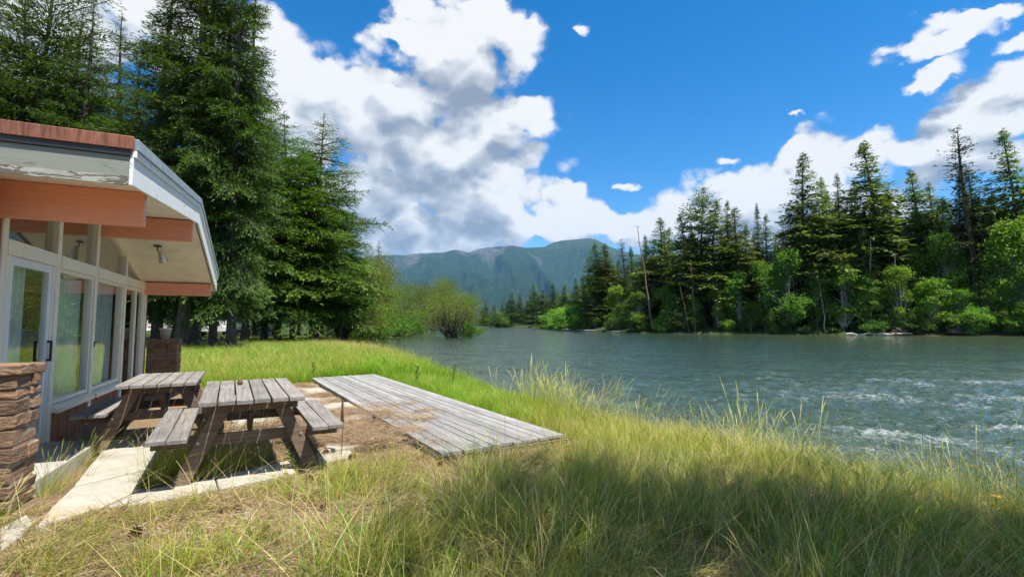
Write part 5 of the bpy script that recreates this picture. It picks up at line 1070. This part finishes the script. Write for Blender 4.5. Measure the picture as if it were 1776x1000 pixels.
um = np.random.default_rng(81).random(len(p)); ok = F0 & front & (um < (.06 + .22 * rightw) * sstep(.40, .55, pat2)) & (sdist > .2); scatter('matted_straw', 'mat', p[ok], .7, 1.2, 'matted dead grass lying between the living tufts', 24, rzfree=1.2)
uw = np.random.default_rng(82).random(len(p)); ok = F0 & front & (uw < .008) & (sdist > .2); scatter('foreground_weeds', 'weed', p[ok], .35, .7, 'small leafy weeds dotted through the foreground', 25, cat='weeds')
# grass growing between the slabs round the nearer table
q = []; rgs = np.random.default_rng(6)
for (o_a, o_b, t_a, t_b, n_) in ((1.42, 2.35, -2.25, -1.75, 30), (1.42, 1.75, -2.2, -1.2, 14), (.68, .85, -2.3, -.7, 9), (.60, .8, -3.2, -2.7, 5)):
    a_ = rgs.uniform(o_a, o_b, n_); b_ = rgs.uniform(t_a, t_b, n_); q += [wl(x, y)[:2] for x, y in zip(a_, b_)]
q = np.array(q); q = q[free(q)]; scatter('seed_grass', 'seed', q, .65, 1.0, 'seeding grass growing between the slabs beside the nearer table', 14)
ww = np.array([gp(520, 792)[:2], gp(528, 805)[:2], gp(515, 800)[:2]]); scatter('broadleaf_weeds', 'weed', ww, .7, 1.0, 'low broad-leaved weed at the foot of the nearer table', 15, cat='weeds')
p, u = cand(3000, 1, 9, 4, 9, 16); sd = river_sd(p[:, 0], p[:, 1]); ok = free(p) & (sd > .15) & (sd < 1.3) & (u < .5) & (fbm(p[:, 0] * .9, p[:, 1] * .9, 51, 2) > .5); scatter('shore_weeds', 'weed', p[ok], .7, 1.5, 'leafy green weeds along the water edge', 17, zs=1.5, cat='weeds')
# ------------------------------------------------------------------ pine cones
def cone_mesh(seed):
    rg = random.Random(seed); b = MB(); n = 44
    for i in range(n):
        u_ = (i + .5) / n; a = i * 2.4; r = .032 * math.sin(math.pi * (u_ * .86 + .1)) ** .7 + .004; z = u_ * .075
        ca, sa = math.cos(a), math.sin(a); w = .011 * (1.1 - .4 * u_); q = lambda rr_, tt, zz: (rr_ * ca - tt * sa, rr_ * sa + tt * ca, zz)
        s = len(b.v); b.v += [q(.004, -w * .4, z), q(r, -w, z + .004), q(r + .007, 0, z + .010), q(r, w, z + .004), q(.004, w * .4, z), q(r * .8, 0, z + .013)]
        for f_ in ((0, 1, 5), (1, 2, 5), (2, 3, 5), (3, 4, 5), (0, 4, 3, 2, 1)): b.f.append(tuple(s + k for k in f_)); b.mi.append(0)
    b.disc_lathe([(.001, -.002), (.014, .006), (.020, .03), (.014, .06), (.001, .075)], 8); return b.mesh('pine_cone', MAT['cone'])
CM = [cone_mesh(1), cone_mesh(2)]
CSC = .72
CONES = [(419, 667, .775), (595, 728, 0), (620, 735, 0), (602, 745, 0), (568, 752, 0), (590, 760, 0), (640, 755, 0), (660, 770, 0), (700, 762, 0), (712, 757, 0), (690, 748, 0), (640, 772, 0), (622, 768, 0), (651, 725, .15), (395, 888, 0), (412, 884, 0), (418, 890, 0), (228, 940, 0), (490, 826, 0), (540, 838, 0), (552, 845, 0), (555, 888, 0), (600, 865, 0), (605, 830, 0), (585, 845, 0), (470, 945, 0), (450, 935, 0), (462, 950, 0), (430, 970, 0), (630, 862, 0), (735, 800, 0), (760, 812, 0), (395, 960, 0), (505, 865, 0), (560, 790, 0), (578, 806, 0), (615, 800, 0)]
for i, (px, py, z) in enumerate(CONES):
    P = gp(px, py, z); zz = z if z else float(ground_z(P[:1], P[1:2])[0]) + .005
    lb = 'brown pine cone lying on the nearer picnic table' if z > .5 else 'brown pine cone lying on the weathered deck boards' if z else 'brown pine cone among needles and grass in front of the tables' if py > 815 else 'brown pine cone on the needle litter between table and deck'
    c = link('pine_cone', CM[i % 2], loc=(P[0], P[1], zz + .03), label=lb, cat='pine cone', group=['fallen pine cones', 'fallen pine cones on boards'][z > 0]); c.rotation_euler = (R(80) + rg.uniform(-.5, .5), rg.uniform(-.5, .5), rg.uniform(0, 6.28)); c.scale = (rg.uniform(.7, 1.05),) * 3
# seed stalk (dark dock)
def dock(P, h, label):
    r_ = random.Random(1); b = MB().tube([(0, 0, 0), (.01, 0, h * .5), (.0, .01, h)], [.006, .005, .002], 6)
    e = empty('dock_plant', P, 0, label=label, cat='plant'); b.build('stem', MAT['bark_red'], e); h_ = MB()
    for i in range(70):
        z = h * (.55 + .45 * i / 70); a = i * 2.4; r = .014 * (1.2 - i / 70); h_.box(r * math.cos(a) - .006, r * math.cos(a) + .006, r * math.sin(a) - .006, r * math.sin(a) + .006, z - .008, z + .008)
    h_.build('seed_head', MAT['cone'], e)
P = gp(592, 790); dock((P[0], P[1], -.02), .62, 'single dark dry seed stalk standing right of the nearer table')
# broad-leaved mullein-like plants on the bank
def leafplant(P, h, label, n=22, seed=1, tall=True):
    v, f, c = blades(seed, n, h * .35, h * .6, .055, .03, .7, [((.085, .18, .035), 2), ((.13, .25, .05), 2)], seg=4, curl=.9); e = empty('leafy_plant', P, 0, label=label, cat='plant', group='broad-leaved plants on the bank'); link('leaves', mesh_np('leaves', v, f, c, [MAT['grass']]), e)
    if tall:
        v, f, c = blades(seed + 1, 40, .06, .12, .03, .02, .9, [((.12, .22, .05), 1)], seg=3); k = np.repeat(np.linspace(.25, 1, 40), 8) * h; v[:, 2] += k; link('stem', mesh_np('stem', v, f, c, [MAT['grass']]), e)
for i, (px, py, h, lb) in enumerate(((723, 672, .55, 'leafy plant beside the deck, left of the taller one'), (787, 668, .62, 'tall leafy plant on the bank past the middle of the deck'), (543, 660, .5, 'leafy plant at the house end of the deck'), (665, 650, .5, 'dark leafy plant at the far corner of the deck'))):
    P = gp(px, py, .02); leafplant((P[0], P[1], float(ground_z(P[:1], P[1:2])[0])), h, lb, seed=200 + i * 3)
# yellow flowers at the water edge
for i, (px, py, lb) in enumerate(((1692, 810, 'yellow flower at the water edge, upper one'), (1728, 863, 'yellow flower at the water edge, lower one'))):
    P = gp(px, py, .05); z = float(ground_z(P[:1], P[1:2])[0]); e = empty('flower', (P[0], P[1], z), i, label=lb, cat='flower', group='yellow flowers by the water'); MB().tube([(0, 0, -.02), (.02, 0, (.05 - z) * .5), (0, 0, .05 - z)], .004, 6).build('stem', MAT['bark_grey'], e)
    h_ = MB()
    for k in range(9): a = k * .698; h_.hexa([(math.cos(a + s) * r, math.sin(a + s) * r, .05 - z + dz + zz) for zz in (0, .004) for (s, r, dz) in ((-.3, .006, 0), (-.25, .04, .012), (.25, .04, .012), (.3, .006, 0))])
    h_.build('petal', MAT['flower'], e)
# ------------------------------------------------------------------ campground behind the lawn
def vehicle_camper(P, rz, label):
    e = empty('camper_trailer', P, rz, label=label, cat='trailer', group='vehicles of the campground'); b = MB(); pr = [(-3.1, .55), (-3.2, 1.6), (-2.7, 2.75), (2.9, 2.85), (3.2, 2.2), (3.15, .5)]; n = len(pr)
    b.v = [(x, -1.15, z) for x, z in pr] + [(x, 1.15, z) for x, z in pr]; b.f = [tuple(range(n)), tuple(range(n, 2 * n))[::-1]] + [(i, n + i, n + (i + 1) % n, (i + 1) % n) for i in range(n)]; b.mi = [0] * len(b.f); b.build('body', MAT['white'], e, bevel=.06)
    for x in (-1.8, .3, 1.9): MB().box(x - .45, x + .45, -1.17, -1.152, 1.5, 2.1).build('window', MAT['dkglass'], e)
    MB().box(-.95, -.35, -1.168, -1.153, .6, 2.3).build('door', MAT['white'], e); MB().box(-3.0, 3.0, -1.166, -1.152, .95, 1.1).build('stripe', MAT['siding'], e)
    for x in (-.5, .35):
        for y in (-1.02, 1.02): w = MB().tube([(x, y - .1, .34), (x, y + .1, .34)], .34, 16).build('wheel', MAT['rubber'], e)
P = pxy(300, 62); vehicle_camper((P[0], P[1], .1), R(25), 'white camper trailer with red stripe behind the thick-trunked fir')
P = pxy(212, 60); vehicle_camper((P[0], P[1], .1), R(-10), 'white camper trailer hidden behind the house corner')
def pickup(P, rz, label):
    e = empty('pickup_truck', P, rz, label=label, cat='truck', group='vehicles of the campground'); b = MB(); pr = [(-2.7, .5), (-2.7, 1.05), (-1.6, 1.12), (-.9, 1.75), (.7, 1.78), (.95, 1.1), (2.7, 1.1), (2.7, .5)]; n = len(pr)
    b.v = [(x, -.95, z) for x, z in pr] + [(x, .95, z) for x, z in pr]; b.f = [tuple(range(n)), tuple(range(n, 2 * n))[::-1]] + [(i, n + i, n + (i + 1) % n, (i + 1) % n) for i in range(n)]; b.mi = [0] * len(b.f); b.build('body', MAT['white'], e, bevel=.05)
    MB().hexa([(-1.35, -.965, 1.18), (.6, -.965, 1.18), (.6, -.952, 1.18), (-1.35, -.952, 1.18), (-.85, -.965, 1.66), (.5, -.965, 1.66), (.5, -.952, 1.66), (-.85, -.952, 1.66)]).build('side_window', MAT['dkglass'], e)
    for x in (-1.75, 1.7):
        for y in (-.85, .85): MB().tube([(x, y - .12, .37), (x, y + .12, .37)], .37, 16).build('wheel', MAT['rubber'], e)
    for y in (-.7, .7): MB().box(-2.73, -2.69, y - .15, y + .15, .8, 1.0).build('headlight', MAT['alum'], e)
P = pxy(378, 58); pickup((P[0], P[1], .1), R(12), 'pale pickup truck glimpsed between the curved fir trunk and its neighbour')
def flatbed(P, rz, label):
    e = empty('utility_trailer', P, rz, label=label, cat='trailer', group='vehicles of the campground'); MB().box(-2.0, 2.0, -.85, .85, .62, .72).build('bed', MAT['black'], e); MB().bar((2, 0, .62), (3.3, 0, .55), .1, .1).build('tongue', MAT['black'], e)
    for x in (-.75, .1):
        for y in (-.95, .95):
            w = MB().tube([(x, y - .1, .35), (x, y + .1, .35)], .36, 18).build('wheel', MAT['rubber'], e); MB().tube([(x, y - .112, .35), (x, y + .112, .35)], .21, 16).build('rim', MAT['white'], w)
    for x in (-2, 0, 2): MB().bar((x, -.83, .72), (x, -.83, 1.2), .05, .05).build('stake', MAT['black'], e)
    MB().bar((-2, -.83, 1.2), (2, -.83, 1.2), .05, .05).build('rail', MAT['black'], e)
P = pxy(436, 56); flatbed((P[0], P[1], .1), R(4), 'small flat trailer with two white wheels beyond the fir trunks')
def tent(P, rz, label):
    e = empty('tent', P, rz, label=label, cat='tent'); b = MB(); b.v = [(-1.3, -1.2, 0), (1.3, -1.2, 0), (1.3, 1.2, 0), (-1.3, 1.2, 0), (-.2, -.9, 1.75), (.2, -.9, 1.75), (.2, .9, 1.75), (-.2, .9, 1.75)]; b.f = [(0, 1, 5, 4), (1, 2, 6, 5), (2, 3, 7, 6), (3, 0, 4, 7), (4, 5, 6, 7)]; b.mi = [0] * 5; b.build('body', MAT['curtain'], e, bevel=.1)
P = pxy(462, 58); tent((P[0], P[1], .1), .4, 'pale grey tent behind the row of lower firs')
# iron fire-grill post in the lawn
P = pxy(368, 22.5); e = empty('camp_grill', (P[0], P[1], float(ground_z(np.array([P[0]]), np.array([P[1]]))[0])), .3, label='dark iron camp grill on a post in the long grass', cat='grill'); MB().tube([(0, 0, -.1), (0, 0, .62)], .05, 8).build('post', MAT['grill'], e); MB().box(-.45, .45, -.22, .22, .62, .66).build('grate', MAT['grill'], e); MB().box(-.45, -.42, -.22, .22, .66, .80).build('side_plate', MAT['grill'], e); MB().box(.42, .45, -.22, .22, .66, .80).build('side_plate', MAT['grill'], e)
# ------------------------------------------------------------------ air
hz = bpy.data.materials.new('haze'); hz.use_nodes = True; hn = NT(hz.node_tree); hn.n.clear(); pv = hn.new('ShaderNodeVolumePrincipled'); pv.inputs['Color'].default_value = (.26, .58, 1, 1); pv.inputs['Density'].default_value = 3.6e-5; pv.inputs['Anisotropy'].default_value = .0
ho = hn.new('ShaderNodeOutputMaterial'); hn.l.new(pv.outputs[0], ho.inputs['Volume'])
MB().box(-31000, 31000, -31000, 31000, -4, 1700).build('haze', hz, kind='stuff', label='thin blue summer air over the whole valley', cat='haze')
